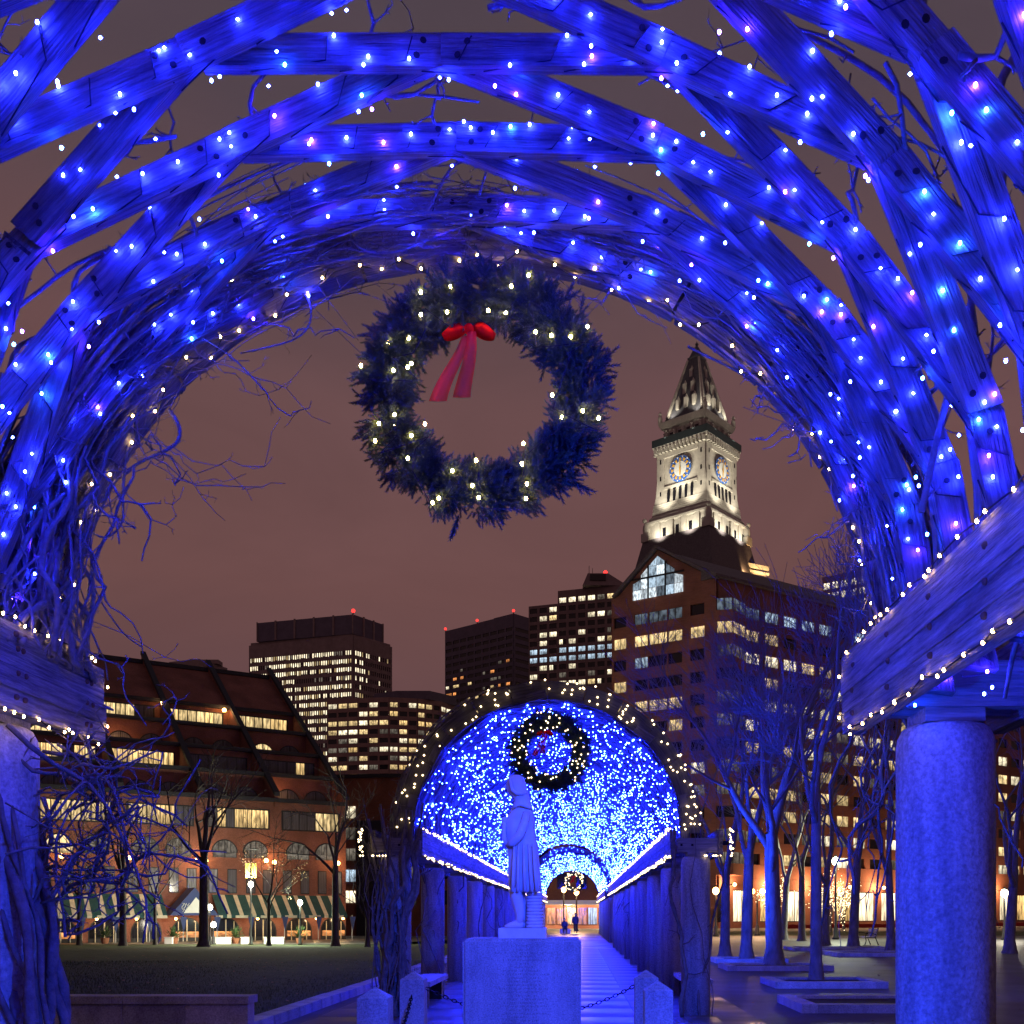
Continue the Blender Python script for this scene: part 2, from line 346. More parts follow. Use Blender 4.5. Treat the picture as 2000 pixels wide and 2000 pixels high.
M['bulb_far'] = glow('bulb_far', (.006, .016, 1), 950, True)
M['bulb_warm'] = glow('bulb_warm', (1, .62, .25), 75, True)
M['bulb_warm_far'] = glow('bulb_warm_far', (1, .72, .38), 7, False)
M['lamp_white'] = glow('lamp_white', (1, .92, .72), 30)
M['lamp_green'] = glow('lamp_green', (.80, 1, .62), 26)
M['lamp_orange'] = glow('lamp_orange', (1, .50, .13), 26)
M['red_beacon'] = glow('red_beacon', (1, .04, .035), 2.6)
M['string_white'] = glow('tree_fairy', (1, .74, .40), 5)
_t = M['red_blurred'].node_tree; _tr = _t.nodes.new('ShaderNodeBsdfTransparent'); _mx = _t.nodes.new('ShaderNodeMixShader'); _mx.inputs[0].default_value = .42
_o = [n for n in _t.nodes if n.type == 'OUTPUT_MATERIAL'][0]; _t.links.new(_t.nodes['Principled BSDF'].outputs[0], _mx.inputs[1]); _t.links.new(_tr.outputs[0], _mx.inputs[2]); _t.links.new(_mx.outputs[0], _o.inputs[0])
# ------------------------------------------------------------------ ground
def sheet(name, pts, m, kind='structure'):
    b = MB(); b.add([tuple(p) for p in pts], [tuple(range(len(pts)))]); return b.build(name, m, kind=kind)
LAWN_X = -4.75
def lawn_z(Y): return 0.06 - max(0, Y - 18) * 0.0152
sheet('ground', [(-900, -60, -1.7), (900, -60, -1.7), (900, 1500, -1.7), (-900, 1500, -1.7)], M['asphalt'])
b = MB(); b.add([(LAWN_X, -12, 0), (160, -12, 0), (160, 150, 0), (LAWN_X, 150, 0), (LAWN_X, -12, -1.9), (160, -12, -1.9), (160, 150, -1.9), (LAWN_X, 150, -1.9)],
                [(0, 1, 2, 3), (0, 3, 7, 4)]); b.build('plaza_pavement', M['asphalt'], kind='structure')
# path flags, laid stone by stone under the far pergola
b = MB(); b.add([(-4.3, -11, .004), (2.9, -11, .004), (2.9, 96, .004), (-4.3, 96, .004)], [(0, 1, 2, 3)]); path = b.build('path', M['paving'], kind='structure')
fl = MB(); fl.box((0, 0, 0), (1.292, 1.572, .012)); flm = fl.mesh('paving_slab', M['paving'])
for j in range(24):
    for i in range(5):
        link('paving_slab', flm, path, loc=(-3.6 + i * 1.3, 15.2 + j * 1.58, .0085 + R_.uniform(-.0006, .0006)))
# lawn falls gently towards the hotel
b = MB(); ys = [9, 14] + [18 + 4 * i for i in range(23)]
xs = [-95, -70, -50, -35, -22, -14, -9, -6.5, LAWN_X - .16]
vv = [(x, y, lawn_z(y) + .05 * math.sin(x * .31 + y * .12) * (1 if x < -8 else .2)) for y in ys for x in xs]
ff = [(j * len(xs) + i, j * len(xs) + i + 1, (j + 1) * len(xs) + i + 1, (j + 1) * len(xs) + i) for j in range(len(ys) - 1) for i in range(len(xs) - 1)]
b.add(vv, ff); b.build('lawn', M['grass'], smooth=True, kind='structure')
b = MB(); rg = random.Random(5)
for k in range(42000):
    Y = 14 + 34 * rg.random() ** 1.5; x = LAWN_X - .2 - rg.random() * min(30, .62 * Y - 4)
    z = lawn_z(Y); h = rg.uniform(.03, .075); a = rg.uniform(0, 6.28); w = .006 + .00018 * Y
    dx, dy = math.cos(a) * w, math.sin(a) * w; lx, ly = rg.uniform(-.03, .03), rg.uniform(-.03, .03)
    b.add([(x - dx, Y - dy, z - .06), (x + dx, Y + dy, z - .06), (x + lx, Y + ly, z + h)], [(0, 1, 2)])
g = b.build('grass', M['blade'], kind='stuff'); tag(g, 'short winter grass blades on the dark park lawn', 'grass')
sheet('terrace', [(-100, 101, -1.16), (-20, 101, -1.16), (-8, 140, -1.16), (-100, 140, -1.16)], M['paving'])
sheet('park_lawn_strip', [(12, 84, .02), (90, 84, .02), (90, 104, .02), (12, 104, .02)], M['grass'])

# kerb stones along the lawn edge
ks = MB(); ks.box((0, 0, 0), (.30, 1.46, .34)); km = ks.mesh('kerb_stone', M['granite'])
kerb = thing('kerb', 'pale granite kerb running along the lawn edge beside the path', 'kerb', (LAWN_X, 24, 0))
for j in range(26): link('kerb_stone', km, kerb, loc=(LAWN_X + R_.uniform(-.006, .006), 9.5 + 1.5 * j, .0 + R_.uniform(-.004, .004)))
# low seat wall on the left
sw = thing('seat_wall', 'low granite seat wall with pale coping at left edge of lawn', 'wall', (-6.5, 14.8, 0))
for j in range(6):
    x0 = -4.52 - j * .86
    bb = MB(); bb.box((x0 - .43, 14.85, .235), (.852, .30, .47)); bb.build('wall_stone', M['granite'], sw)
    if j % 2 == 0:
        bb = MB(); bb.box((x0 - .86 + .03, 14.85, .525), (1.712, .42, .105)); bb.build('coping_stone', M['granite'], sw)

# ------------------------------------------------------------------ lamella pergolas
DT = math.radians(24.5); DY = .2625; RI, RO = 2.32, 2.465
ZS = EYE + 1.38; ZB0, ZB1 = EYE + 1.0, EYE + 1.43
def vp(th, y, r): return (r * math.sin(th), y, r * math.cos(th))
def chord(t): # straight half planks: how far the board runs inside the circle at station t
    a = abs(t) if abs(t) <= 1 else 1
    return math.cos(DT / 2) / math.cos(abs(a * DT - DT / 2))
def plank_mesh(fam, detail=True):
    sg = 1 if fam == 'A' else -1
    b = MB(); T = .05; Rm = (RI + RO) / 2; ln = math.hypot(Rm * DT, DY); c, s_ = Rm * DT / ln, sg * DY / ln
    st = [-.976, 0, .976]
    rings = []
    for t in st:
        ro = RO; ri = RI
        r4 = []
        for r, o in ((ri, -1), (ro, -1), (ro, 1), (ri, 1)):
            off = o * T / 2
            r4.append(vp(t * DT - s_ * off / r, sg * t * DY + c * off, r))
        rings.append(r4)
    b.loft(rings, uv=True)
    if detail:   # bolt recesses near the joints on both broad faces
        for t, dr in ((-.90, .05), (-.86, .11), (-.10, .045), (-.07, .11), (.08, .07), (.86, .11), (.91, .045)):
            for o in (-1, 1):
                off = o * (T / 2 + .002); r0 = (RI + dr) * chord(t)
                cp = Vector(vp(t * DT - s_ * off / r0, sg * t * DY + c * off, r0))
                tx = Vector((math.cos(t * DT), 0, -math.sin(t * DT))); rad_ = Vector((math.sin(t * DT), 0, math.cos(t * DT)))
                along = (tx * c + Vector((0, s_, 0))); nn = (Vector((0, c, 0)) - tx * s_) * o
                ring = [cp + (along * math.cos(k * PI / 4) + rad_ * math.sin(k * PI / 4)) * .0145 for k in range(8)]
                if o > 0: ring.reverse()
                b.prism(ring, nn * .003, 1)
    return b.mesh('plank', [M['wood'], M['bolt_hole']])
def cord_mesh(fam, seed):
    sg = 1 if fam == 'A' else -1; rg = random.Random(seed)
    b = MB(); T = .05; Rm = (RI + RO) / 2; ln = math.hypot(Rm * DT, DY); c, s_ = Rm * DT / ln, sg * DY / ln
    pos = []
    def q(t, r, o): 
        off = o * (T / 2 + .006); r = r * chord(t); return Vector(vp(t * DT - s_ * off / r, sg * t * DY + c * off, r))
    ts = [-.86 + .345 * k + rg.uniform(-.05, .05) for k in range(6)]
    pts = []
    for t in ts:
        sl = rg.uniform(.05, .12)
        pts += [q(t, RI + .02, -1), q(t + sl * .5, RO - .02, -1), q(t + sl * .6, RO + .004, 0), q(t + sl * .7, RO - .02, 1), q(t + sl, RI + .02, 1), q(t + sl * 1.1, RI - .004, 0)]
        u = rg.random(); tt = t + rg.uniform(-.03, .12)
        if u < .52: p = q(tt, rg.uniform(RI + .01, RO - .02), -1 - rg.uniform(.25, .7))
        elif u < .72: p = q(tt, RI - rg.uniform(.012, .05), rg.uniform(-.6, .3))
        elif u < .88: p = q(tt, rg.uniform(RI + .02, RO), 1 + rg.uniform(.3, .8))
        else: p = q(tt, RO + rg.uniform(.01, .03), rg.uniform(-.5, .5))
        pos.append(p)
        if rg.random() < .75: pos.append(q(t + rg.uniform(.05, .3), rg.uniform(RI - .01, RO + .01), -1 - rg.uniform(.15, .5)))
        p = q(t + rg.uniform(.14, .22), rg.uniform(RI + .0, RO - .02), -1 - rg.uniform(.2, .6)) if rg.random() < .62 else q(t + rg.uniform(.14, .22), RI - rg.uniform(.01, .06), rg.uniform(-1, .6)); pos.append(p)
    b.tube(pts, .0036, n=4)
    return b.mesh('cord', M['cord']), pos
bulb_b = MB(); bulb_b.ball((0, 0, 0), .0067, 6, 4, sc_=(1, 1, 1.25)); 
BULB = {k: bulb_b.mesh('bulb', M[k], True) for k in ('bulb_blue', 'bulb_azure', 'bulb_warm', 'bulb_violet')}
bulb_b = MB(); bulb_b.ball((0, 0, 0), .0085, 6, 4, sc_=(1, 1, 1.25)); BULB['bulb_wreath'] = bulb_b.mesh('bulb', M['bulb_wreath'], True)
PL = {'A': plank_mesh('A'), 'B': plank_mesh('B')}
PLs = {'A': plank_mesh('A', False), 'B': plank_mesh('B', False)}

def beam(parent, x0, x1, y0, y1, seed, n=4):
    """a laminated edge beam: boards lying on one another"""
    rg = random.Random(seed); bm_ = bpy.data.objects.new('beam', None); col.objects.link(bm_); adopt(bm_, parent); bm_.location = (0, 0, 0)
    h = (ZB1 - ZB0) / n; w = x1 - x0
    for k in range(n):
        o = MB(); e0, e1 = rg.uniform(-.02, .02), rg.uniform(-.035, .02); sx_ = rg.uniform(-.006, .006)
        o.box(((x0 + x1) / 2 + sx_, (y0 + e0 + y1 + e1) / 2, ZB0 + h * (k + .5)), (w, y1 + e1 - y0 - e0, h - .004)); 
        ob = o.build('board', M['wood_beam'], bm_)
    return bm_
COLP = [(.245, 0), (.245, 2.55), (.238, 2.60), (.215, 2.645), (.19, 2.66)]
cmb = MB(); cmb.lathe(COLP, 40); COLM = cmb.mesh('column', M['granite_col'], True)
def column_at(parent, x, y, side, xb):
    c = link('column', COLM, parent, loc=(x, y, .0))
    b = MB(); b.box((x, y, 2.70), (.30, .30, .07)); b.build('cap_block', M['wood_block'], parent)
    for d in (-.13, .13):
        b = MB(); b.box((xb, y + d, 2.70 + .035 + .115), (.69, .085, .23)); 
        for s2 in (-.09, .09): b.box((xb + s2 - side * .2, y + d - .05, 2.85), (.035, .02, .035), mi=1)
        b.build('cross_beam', [M['wood_block'], M['bolt_hole']], parent)
def end_arch(parent, cx, y, th=.14, r0=RI - .02, r1=RI + .30, name='arch_segment', wm='wood'):
    n = 12; a0 = -PI / 2
    for k in range(n):
        b = MB(); t0, t1 = a0 + PI * k / n + .004, a0 + PI * (k + 1) / n - .004
        rings = []
        for q in range(4):
            t = t0 + (t1 - t0) * q / 3
            rings.append([(cx + r * math.sin(t), yy, ZS + r * math.cos(t)) for r, yy in ((r0, y), (r1, y), (r1, y + th), (r0, y + th))])
        b.loft(rings, uv=True); b.build(name, M[wm], parent)
def pergola(root, cx, y0, y1, yc, cols, hwr, hwl, arches, limit=300, wire=None, yref=0.0, dark=()):
    """columns, edge beams, lattice of planks; returns plank list [(fam, i, y)]"""
    for Yc in cols:
        column_at(root, cx + hwr + .415, Yc, 1, cx + hwr + .45); column_at(root, cx - hwl - (.27 if wire else .415), Yc, -1, cx - hwl - .45)
    beam(root, cx + hwr, cx + hwr + .10, y0, y1, 1); beam(root, cx - hwl - .10, cx - hwl, y0, y1 + (.3 if wire else 0), 2)
    beam(root, cx + hwr + .80, cx + hwr + .90, y0, y1, 3); beam(root, cx - hwl - .90, cx - hwl - .80, y0, y1, 4)
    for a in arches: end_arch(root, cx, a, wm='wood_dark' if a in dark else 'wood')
    pls = []; jmax = int((y1 - y0) / DY) + 8
    for i in range(-4, 5):
        for j in range(-jmax, jmax):
            if (i + j) % 2: continue
            y = yref + j * DY
            if y < y0 + .16 or y > y1 - .12: continue
            if abs(i) == 4: continue
            pls.append(('A' if i % 2 == 0 else 'B', i, y))
    return pls

# ---- near pergola (the photographer stands under it)
NCX, NY1 = -.614, 6.0
near = thing('timber_pergola', 'near timber pergola with barrel lattice roof of diagonal planks framing the view', 'pergola', (NCX, 3, 0))
pls = pergola(near, NCX, -.6, NY1, None, [1.0, 5.53], 2.085, 2.16, [NY1], wire=True, yref=4.715)
nl = thing('string_lights', 'blue fairy lights wound around the lattice planks of the near pergola', 'string lights', (NCX, 3, ZS))
cords = {f: [cord_mesh(f, s) for s in range(4)] for f in 'AB'}
near_bulbs = []; rg = random.Random(21)
for f, i, y in pls:
    link('plank', PL[f], near, loc=(NCX + rg.uniform(-.006, .006), y + rg.uniform(-.008, .008), ZS + rg.uniform(-.008, .008)), rot=(rg.uniform(-.004, .004), i * DT, rg.uniform(-.006, .006)))
    cm_, pos = cords[f][rg.randrange(4)]
    if y > 1.2: link('cord', cm_, nl, loc=(NCX, y, ZS), rot=(0, i * DT, 0))
    Rm = Matrix.Rotation(i * DT, 3, 'Y')
    for p in pos: near_bulbs.append(Rm @ p + Vector((NCX, y, ZS)))
# the lattice runs on past the last full plank down to the edge beams
for sgn in (-1, 1):
    for j in range(-17, 6, 2):
        y = 4.715 + j * DY
        if y < -.3 or y > NY1 - .25: continue
        a1, a0 = sgn * 3 * DT, sgn * math.radians(92); b = MB(); rings = []
        for q in range(4):
            u = q / 3; t = a1 + (a0 - a1) * u; yy = y + sgn * DY * .75 * u
            rings.append([(NCX + r * math.sin(t), yy + o, ZS + r * math.cos(t)) for r, o in ((RI, -.028), (RO, -.028), (RO, .028), (RI, .028))])
        b.loft(rings, uv=True); b.build('foot_plank', M['wood'], near)
        for q in range(4):
            t = a1 + (a0 - a1) * rg.random(); near_bulbs.append(Vector((NCX + (RI + rg.uniform(-.02, .12)) * math.sin(t), y - .06 + rg.uniform(-.03, .0), ZS + RI * math.cos(t))))
def pixel(p):
    if p[1] <= .3: return None
    return (CX + F * p[0] / p[1], HY - F * (p[2] - EYE) / p[1])
vis = []; rest = []
for p in near_bulbs:
    q = pixel(p)
    (vis if q and -10 < q[0] < 2010 and -10 < q[1] < 1600 else rest).append(p)
rg.shuffle(vis)
for k, p in enumerate(vis[:295]): link('bulb', BULB[rg.choice(('bulb_azure', 'bulb_blue', 'bulb_blue', 'bulb_blue', 'bulb_violet'))], nl, loc=p)
b = MB()
for p in vis[295:] + rest: b.octa(p, .0076)
b.build('bulb_cluster', M['bulb_blue'], nl, kind='stuff')

# warm lights: end arch and both inner edge beams
def warm_string(label, pts, warm='bulb_warm', group=None, name='string_lights', cordr=.004):
    t = thing(name, label, 'string lights', tuple(pts[0]), group)
    b = MB(); b.tube([Vector(p) for p in pts], cordr, n=4); b.build('cord', M['cord'], t)
    return t
pts = []
for k in range(64):
    t = -1.5 + 3.0 * k / 63; r = RI - .03 + .02 * math.sin(k * 1.7) + (.2 if k % 5 == 0 else 0)
    pts.append((NCX + r * math.sin(t), NY1 - .03 + .10 * (k % 2), ZS + r * math.cos(t)))
st = warm_string('warm white fairy lights along the far end arch of the near pergola', pts)
for p in pts: link('bulb', BULB['bulb_warm'], st, loc=(p[0], p[1] - .03, p[2] - .012))
def beam_string(label, xf, y0, y1, side, n):
    rg = random.Random(n); pts = []; t = None
    for zz in (ZB1 + .012, ZB0 - .012):
        for k in range(n): pts.append((xf - side * rg.uniform(-.01, .03), y0 + (y1 - y0) * (k + rg.uniform(-.3, .3)) / n, zz + rg.uniform(-.02, .012)))
    pts.append((xf - side * .01, y1 + .03, ZB0 + .1)); pts.append((xf - side * .01, y1 + .03, ZB1 - .1))
    t = thing('string_lights', label, 'string lights', pts[0])
    b = MB(); b.tube(sorted(pts[:n], key=lambda p: p[1]), .004, n=4); b.tube(sorted(pts[n:2 * n], key=lambda p: p[1]), .004, n=4); b.build('cord', M['cord'], t)
    for p in pts: link('bulb', BULB['bulb_warm'], t, loc=p)
beam_string('warm white fairy lights edging the timber beam at right edge', NCX + 2.085, 2.2, NY1, 1, 24)
beam_string('warm white fairy lights edging the timber beam at left edge', NCX - 2.16, 4.6, NY1 + .28, -1, 15)
# bolts on the two near beams
bt = MB(); bt.ball((0, 0, 0), .016, 8, 4); BOLT = bt.mesh('bolt', M['bolt'], True)
for Yb in (2.6, 3.3, 3.9, 4.5, 5.1, 5.75):
    for zz in (.08, .2, .33):
        link('bolt', BOLT, near, loc=(NCX + 2.083, Yb + R_.uniform(-.02, .02), ZB0 + zz))
for Yb in (4.75, 5.3, 5.38, 6.05, 6.12):
    for zz in (.07, .19, .31, .38):
        link('bolt', BOLT, near, loc=(NCX - 2.158, Yb + R_.uniform(-.02, .02), ZB0 + zz))

# ---- far pergolas
FCX = -.53
far = thing('timber_pergola', 'far pergola tunnel of stone columns and blue lit lattice vault behind statue', 'pergola', (FCX, 18.6, 0))
FC = [18.1 + 4.5 * k for k in range(9)]
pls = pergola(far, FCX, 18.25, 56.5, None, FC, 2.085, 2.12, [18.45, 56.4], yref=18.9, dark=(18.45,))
pls.sort(key=lambda q: q[2])
for f, i, y in pls[:290]: link('plank', PLs[f], far, loc=(FCX, y, ZS), rot=(0, i * DT, 0))
def joined_planks(lst, cx, parent):
    b = MB()
    for f, i, y in lst:
        me = PLs[f]; Rm = Matrix.Rotation(i * DT, 3, 'Y')
        b.add([tuple(Rm @ v.co + Vector((cx, y, ZS))) for v in me.vertices], [tuple(p.vertices) for p in me.polygons])
    b.build('plank_rows', M['wood'], parent, kind='stuff')
joined_planks(pls[290:], FCX, far)
far2 = thing('timber_pergola', 'farthest pergola section with small round arch glowing at the end of the tunnel', 'pergola', (FCX, 64, 0))
pls2 = pergola(far2, FCX, 63.8, 91, None, [64 + 4.5 * k for k in range(7)], 2.085, 2.12, [63.9, 90.8], yref=64)
joined_planks(pls2, FCX, far2)
for root, yA, yB, per in ((far, 18.6, 56, 34), (far2, 64.2, 90.6, 36)):
    b = MB()
    for j in range(int((yB - yA) / .9) + 1):
        for sgn in (-1, 1):
            t0 = sgn * math.radians(93); t1 = sgn * math.radians(74); y = yA + .9 * j
            rings = [[(FCX + r * math.sin(t), y + o + (t - t0) * .5 * sgn, ZS + r * math.cos(t)) for r, o in ((RI, -.028), (RO, -.028), (RO, .028), (RI, .028))] for t in (t0, (t0 + t1) / 2, t1)]
            b.loft(rings)
    b.build('foot_planks', M['wood'], root, kind='stuff')
rg = random.Random(33)
def tunnel_bulbs(label, yA, yB, per, r, m, grow=0.0):
    b = MB()
    y = yA
    n = int((yB - yA) * per)
    for k in range(n):
        y = yA + (yB - yA) * rg.random(); t = rg.uniform(-1.56, 1.56); rr = RI + rg.choice((-.08, -.06, -.04, -.03, -.01))
        b.octa((FCX + rr * math.sin(t), y, ZS + rr * math.cos(t)), r * rg.uniform(.8, 1.25))
    o = b.build('string_lights', m, kind='stuff'); tag(o, label, 'string lights')
tunnel_bulbs('thousands of blue fairy lights lining the vault of the far pergola', 18.7, 56, 165, .0115, M['bulb_far'])
tunnel_bulbs('tiny blue fairy lights lining the farthest pergola vault', 64.4, 90.6, 70, .017, M['bulb_far'])
b = MB()  # bulbs added to brighten the inner arch faces
for k in range(90):
    t = rg.uniform(-1.55, 1.55); r_ = RI + rg.uniform(.02, .28); b.octa((FCX + r_ * math.sin(t), (63.9, 56.4)[k % 2] - rg.uniform(.12, .3), ZS + r_ * math.cos(t)), .013)
o = b.build('string_lights', M['bulb_far'], kind='stuff'); tag(o, 'sparse blue bulbs added to light the arch faces deep inside the tunnel', 'string lights')
def dense_lines(label, yA, yB, sides, dens):
    b = MB()
    for x in sides:
        for zz in (ZB0 - .015, ZB1 + .015):
            for k in range(int((yB - yA) * dens)): b.octa((x + rg.uniform(-.03, .03), yA + (yB - yA) * rg.random(), zz + rg.uniform(-.03, .03)), .016)
    o = b.build('string_lights', M['bulb_warm_far'], kind='stuff'); tag(o, label, 'string lights')
dense_lines('rows of white fairy lights edging left beam of the far pergola', 18.3, 56.4, [FCX - 2.11], 9)
dense_lines('rows of white fairy lights edging right beam of the far pergola', 18.3, 56.4, [FCX + 2.075], 9)
dense_lines('white fairy lights edging both beams of the farthest pergola', 64, 90.8, [FCX - 2.11, FCX + 2.075], 9)
b = MB()
for k in range(105):
    t = rg.uniform(-1.55, 1.55); r_ = RI + rg.uniform(.0, .33); b.octa((FCX + r_ * math.sin(t), 18.42 - rg.uniform(0, .05), ZS + r_ * math.cos(t)), .02)
for sgn, xx in ((1, FCX + 2.085), (-1, FCX - 2.12)):
    for k in range(16): b.octa((xx + sgn * (.98 + rg.uniform(-.03, .03)), 17.9 + rg.uniform(-.1, .1), ZB0 + (ZB1 - ZB0) * rg.random()), .018)
    for k in range(10): b.octa((xx + sgn * rg.uniform(.5, 1.0), 17.9, ZB0 - .03), .018)
o = b.build('string_lights', M['bulb_warm_far'], kind='stuff'); tag(o, 'warm white fairy lights scattered on the front arch of the far pergola', 'string lights')
# ------------------------------------------------------------------ vines
def wander(p0, p1, n, amp, rg, mid=None):
    p0 = Vector(p0); p1 = Vector(p1); ph = [rg.uniform(0, 6.28) for _ in range(6)]; fr = [rg.uniform(.7, 1.6), rg.uniform(1.8, 3.5)]
    pts = []
    for k in range(n):
        t = k / (n - 1); p = p0.lerp(p1, t)
        if mid is not None: p += (Vector(mid) - (p0 + p1) / 2) * (4 * t * (1 - t))
        e = min(1, 4 * t * (1 - t) + .15)
        o = Vector([amp * e * (math.sin(6.28 * fr[0] * t + ph[a]) * .65 + math.sin(6.28 * fr[1] * t + ph[a + 3]) * .35) for a in range(3)])
        pts.append(p + o)
    return pts
def arch_path(cx, y, t0, t1, r0, r1, n, amp, rg, ydrift=0):
    ph = [rg.uniform(0, 6.28) for _ in range(4)]; pts = []
    for k in range(n):
        u = k / (n - 1); t = t0 + (t1 - t0) * u; r = r0 + (r1 - r0) * u + amp * math.sin(5 * u + ph[0]) * .7 + amp * .5 * math.sin(13 * u + ph[1])
        pts.append(Vector((cx + r * math.sin(t), y + ydrift * u + amp * .8 * math.sin(4 * u + ph[2]) + amp * .5 * math.sin(11 * u + ph[3]), ZS + r * math.cos(t))))
    return pts
def twigs(b, pts, rg, n, ln, r, kids=2):
    """short side shoots with knobbly buds"""
    for _ in range(n):
        k = rg.randrange(1, len(pts) - 1); p = Vector(pts[k]); d = Vector((rg.uniform(-1, 1), rg.uniform(-.6, .6), rg.uniform(-.8, 1))).normalized()
        l = ln * rg.uniform(.4, 1.2); q = p + d * l * .5 + Vector((rg.uniform(-.03, .03),) * 3); e = q + (d + Vector((rg.uniform(-.5, .5), rg.uniform(-.3, .3), rg.uniform(-.3, .7)))).normalized() * l * .5
        b.tube([p, q, e], [r, r * .8, r * .5], n=4)
        for _k in range(kids):
            s0 = q.lerp(e, rg.random()); d2 = (d + Vector((rg.uniform(-1, 1), rg.uniform(-1, 1), rg.uniform(-.5, 1)))).normalized()
            b.tube([s0, s0 + d2 * l * rg.uniform(.15, .4)], [r * .7, r * .35], n=3)
rg = random.Random(11)
# left vine: trunk on the column, stems fanning up the end arch
vl = thing('climbing_vine', 'thick tangled bare vine climbing the left column and end arch', 'vine', (-3.1, 5.6, 0))
CLX = NCX - 2.16 - .27
b = MB()
for k in range(11):
    a = rg.uniform(-1.5, 2.2); rr = .25 + rg.uniform(0, .12)
    p0 = (CLX + .30 + .20 * rg.random(), 5.35 + rg.uniform(-.1, .35), -.05); p1 = (CLX + .02 + rg.uniform(-.1, .13), 5.45 + rg.uniform(-.2, .5), 2.75 + rg.uniform(-.1, .3))
    b.tube(wander(p0, p1, 22, .10, rg, ((p0[0] + p1[0]) / 2 + rg.uniform(-.02, .12), 5.4 + rg.uniform(-.1, .25), 1.4)), [max(.012, (.036 if k < 5 else .02) * (1 - .5 * j / 21) * rg.uniform(.9, 1.1)) for j in range(22)], n=7)
b.build('trunk_stem', M['vine'], vl, smooth=True)
b = MB()      # loose shoots under the left beam, hanging out over the lawn
for k in range(46):
    p0 = (CLX + rg.uniform(-.1, .5), 5.4 + rg.uniform(-.2, .6), rg.uniform(1.5, 2.7)); 
    ex = rg.uniform(.1, .80) * (1 if k % 3 else .6); p1 = (CLX + .35 + ex, 5.6 + rg.uniform(-.4, .7), rg.uniform(1.55, 2.72))
    pts = wander(p0, p1, 14, .10, rg, ((p0[0] + p1[0]) / 2 + rg.uniform(-.05, .2), 5.6, (p0[2] + p1[2]) / 2 + rg.uniform(-.25, .3)))
    r0 = rg.choice((.004, .006, .008, .012)); b.tube(pts, [r0 * (1 - .55 * j / 13) for j in range(14)], n=5)
    twigs(b, pts, rg, 3, .13, r0 * .5)
b.build('hanging_shoot', M['vine'], vl, smooth=True, kind='stuff')
b = MB()      # stems over the beam, up the arch
for k in range(185):
    t1 = -PI / 2 + rg.random() ** .8 * 1.62; t0 = -PI / 2 - .1 + rg.uniform(0, .25)
    r0 = RI + rg.uniform(.0, .4); r1 = RI + rg.uniform(-.10, .26)
    pts = arch_path(NCX, NY1 - rg.uniform(-.15, .55), t0, t1, r0, r1, 18, rg.uniform(.02, .07), rg, rg.uniform(-.2, .2))
    q = rg.choice((.004, .006, .008, .012, .017)); b.tube(pts, [q * (1 - .5 * j / 17) for j in range(18)], n=5)
    twigs(b, pts, rg, 3, .14, q * .5)
for k in range(17):   # loose shoots leaving the arch towards the opening
    t = -PI / 2 + rg.uniform(.05, 1.0); r0 = RI - .05; p0 = Vector((NCX + r0 * math.sin(t), NY1 - rg.uniform(-.1, .3), ZS + r0 * math.cos(t)))
    ln = rg.uniform(.3, 1.0); d = Vector((rg.uniform(.35, 1.0), rg.uniform(-.2, .2), rg.uniform(-1.0, .35))).normalized(); p1 = p0 + d * ln
    pts = wander(p0, p1, 12, .07, rg, (p0 + p1) / 2 + Vector((rg.uniform(-.1, .2), 0, rg.uniform(-.25, .1))))
    q = rg.choice((.003, .004, .006, .008)); b.tube(pts, [q * (1 - .5 * j / 11) for j in range(12)], n=5); twigs(b, pts, rg, 4, .10, q * .6)
for k in range(95):   # upright bundle between beam and arch foot
    p0 = (CLX + rg.uniform(-.1, .38), 5.7 + rg.uniform(-.5, .5), ZB1 - .1); t = -PI / 2 + rg.uniform(.1, .6); p1 = (NCX + (RI + rg.uniform(-.2, .3)) * math.sin(t), NY1 - rg.uniform(-.1, .5), ZS + RI * math.cos(t))
    q = rg.choice((.005, .008, .012, .018)); b.tube(wander(p0, p1, 14, .06, rg), [q * (1 - .4 * j / 13) for j in range(14)], n=5)
for k in range(230):   # fine mat of twigs hugging the arch
    t0 = -PI / 2 + rg.random() ** .9 * 1.75; t1 = t0 + rg.uniform(.12, .5)
    pts = arch_path(NCX, NY1 - rg.uniform(-.2, .35), t0, t1, RI + rg.uniform(-.08, .3), RI + rg.uniform(-.16, .34), 9, rg.uniform(.02, .06), rg, rg.uniform(-.15, .15))
    q = rg.choice((.0025, .0035, .005)); b.tube(pts, [q * (1 - .6 * j / 8) for j in range(9)], n=5); twigs(b, pts, rg, 4, .11, q * .7)
b.build('arch_stem', M['vine'], vl, smooth=True, kind='stuff')
# the long shoot that hangs clear of the arch against the sky
b = MB()
PXP = vl
def px_tube(pl, Y, r0, r1, tw=5): 
    P = [W(x, y, Y) for x, y in pl]; Q = []
    for k in range(len(P) - 1):
        a, c = P[max(0, k - 1)], P[min(len(P) - 1, k + 2)]
        for u in range(4):
            t = u / 4; p = P[k]; q = P[k + 1]
            Q.append(.5 * ((2 * p) + (q - a) * t + (2 * a - 5 * p + 4 * q - c) * t * t + (3 * p - 3 * q + c - a) * t ** 3))
    Q.append(P[-1]); n = len(Q); b = MB(); b.tube(Q, [r0 + (r1 - r0) * j / (n - 1) for j in range(n)], n=6); twigs(b, Q, rg, tw, .08, .0035); b.build('loose_shoot', M['vine'], PXP, smooth=True); return Q
Q = px_tube([(330, 800), (350, 835), (340, 870), (270, 905), (215, 950), (180, 1000), (178, 1090), (185, 1150), (235, 1230), (275, 1263)], 6.1, .013, .004)
Q = px_tube([(300, 690), (290, 760), (250, 870), (240, 960), (238, 1020), (205, 1050), (165, 1030)], 6.05, .012, .005)
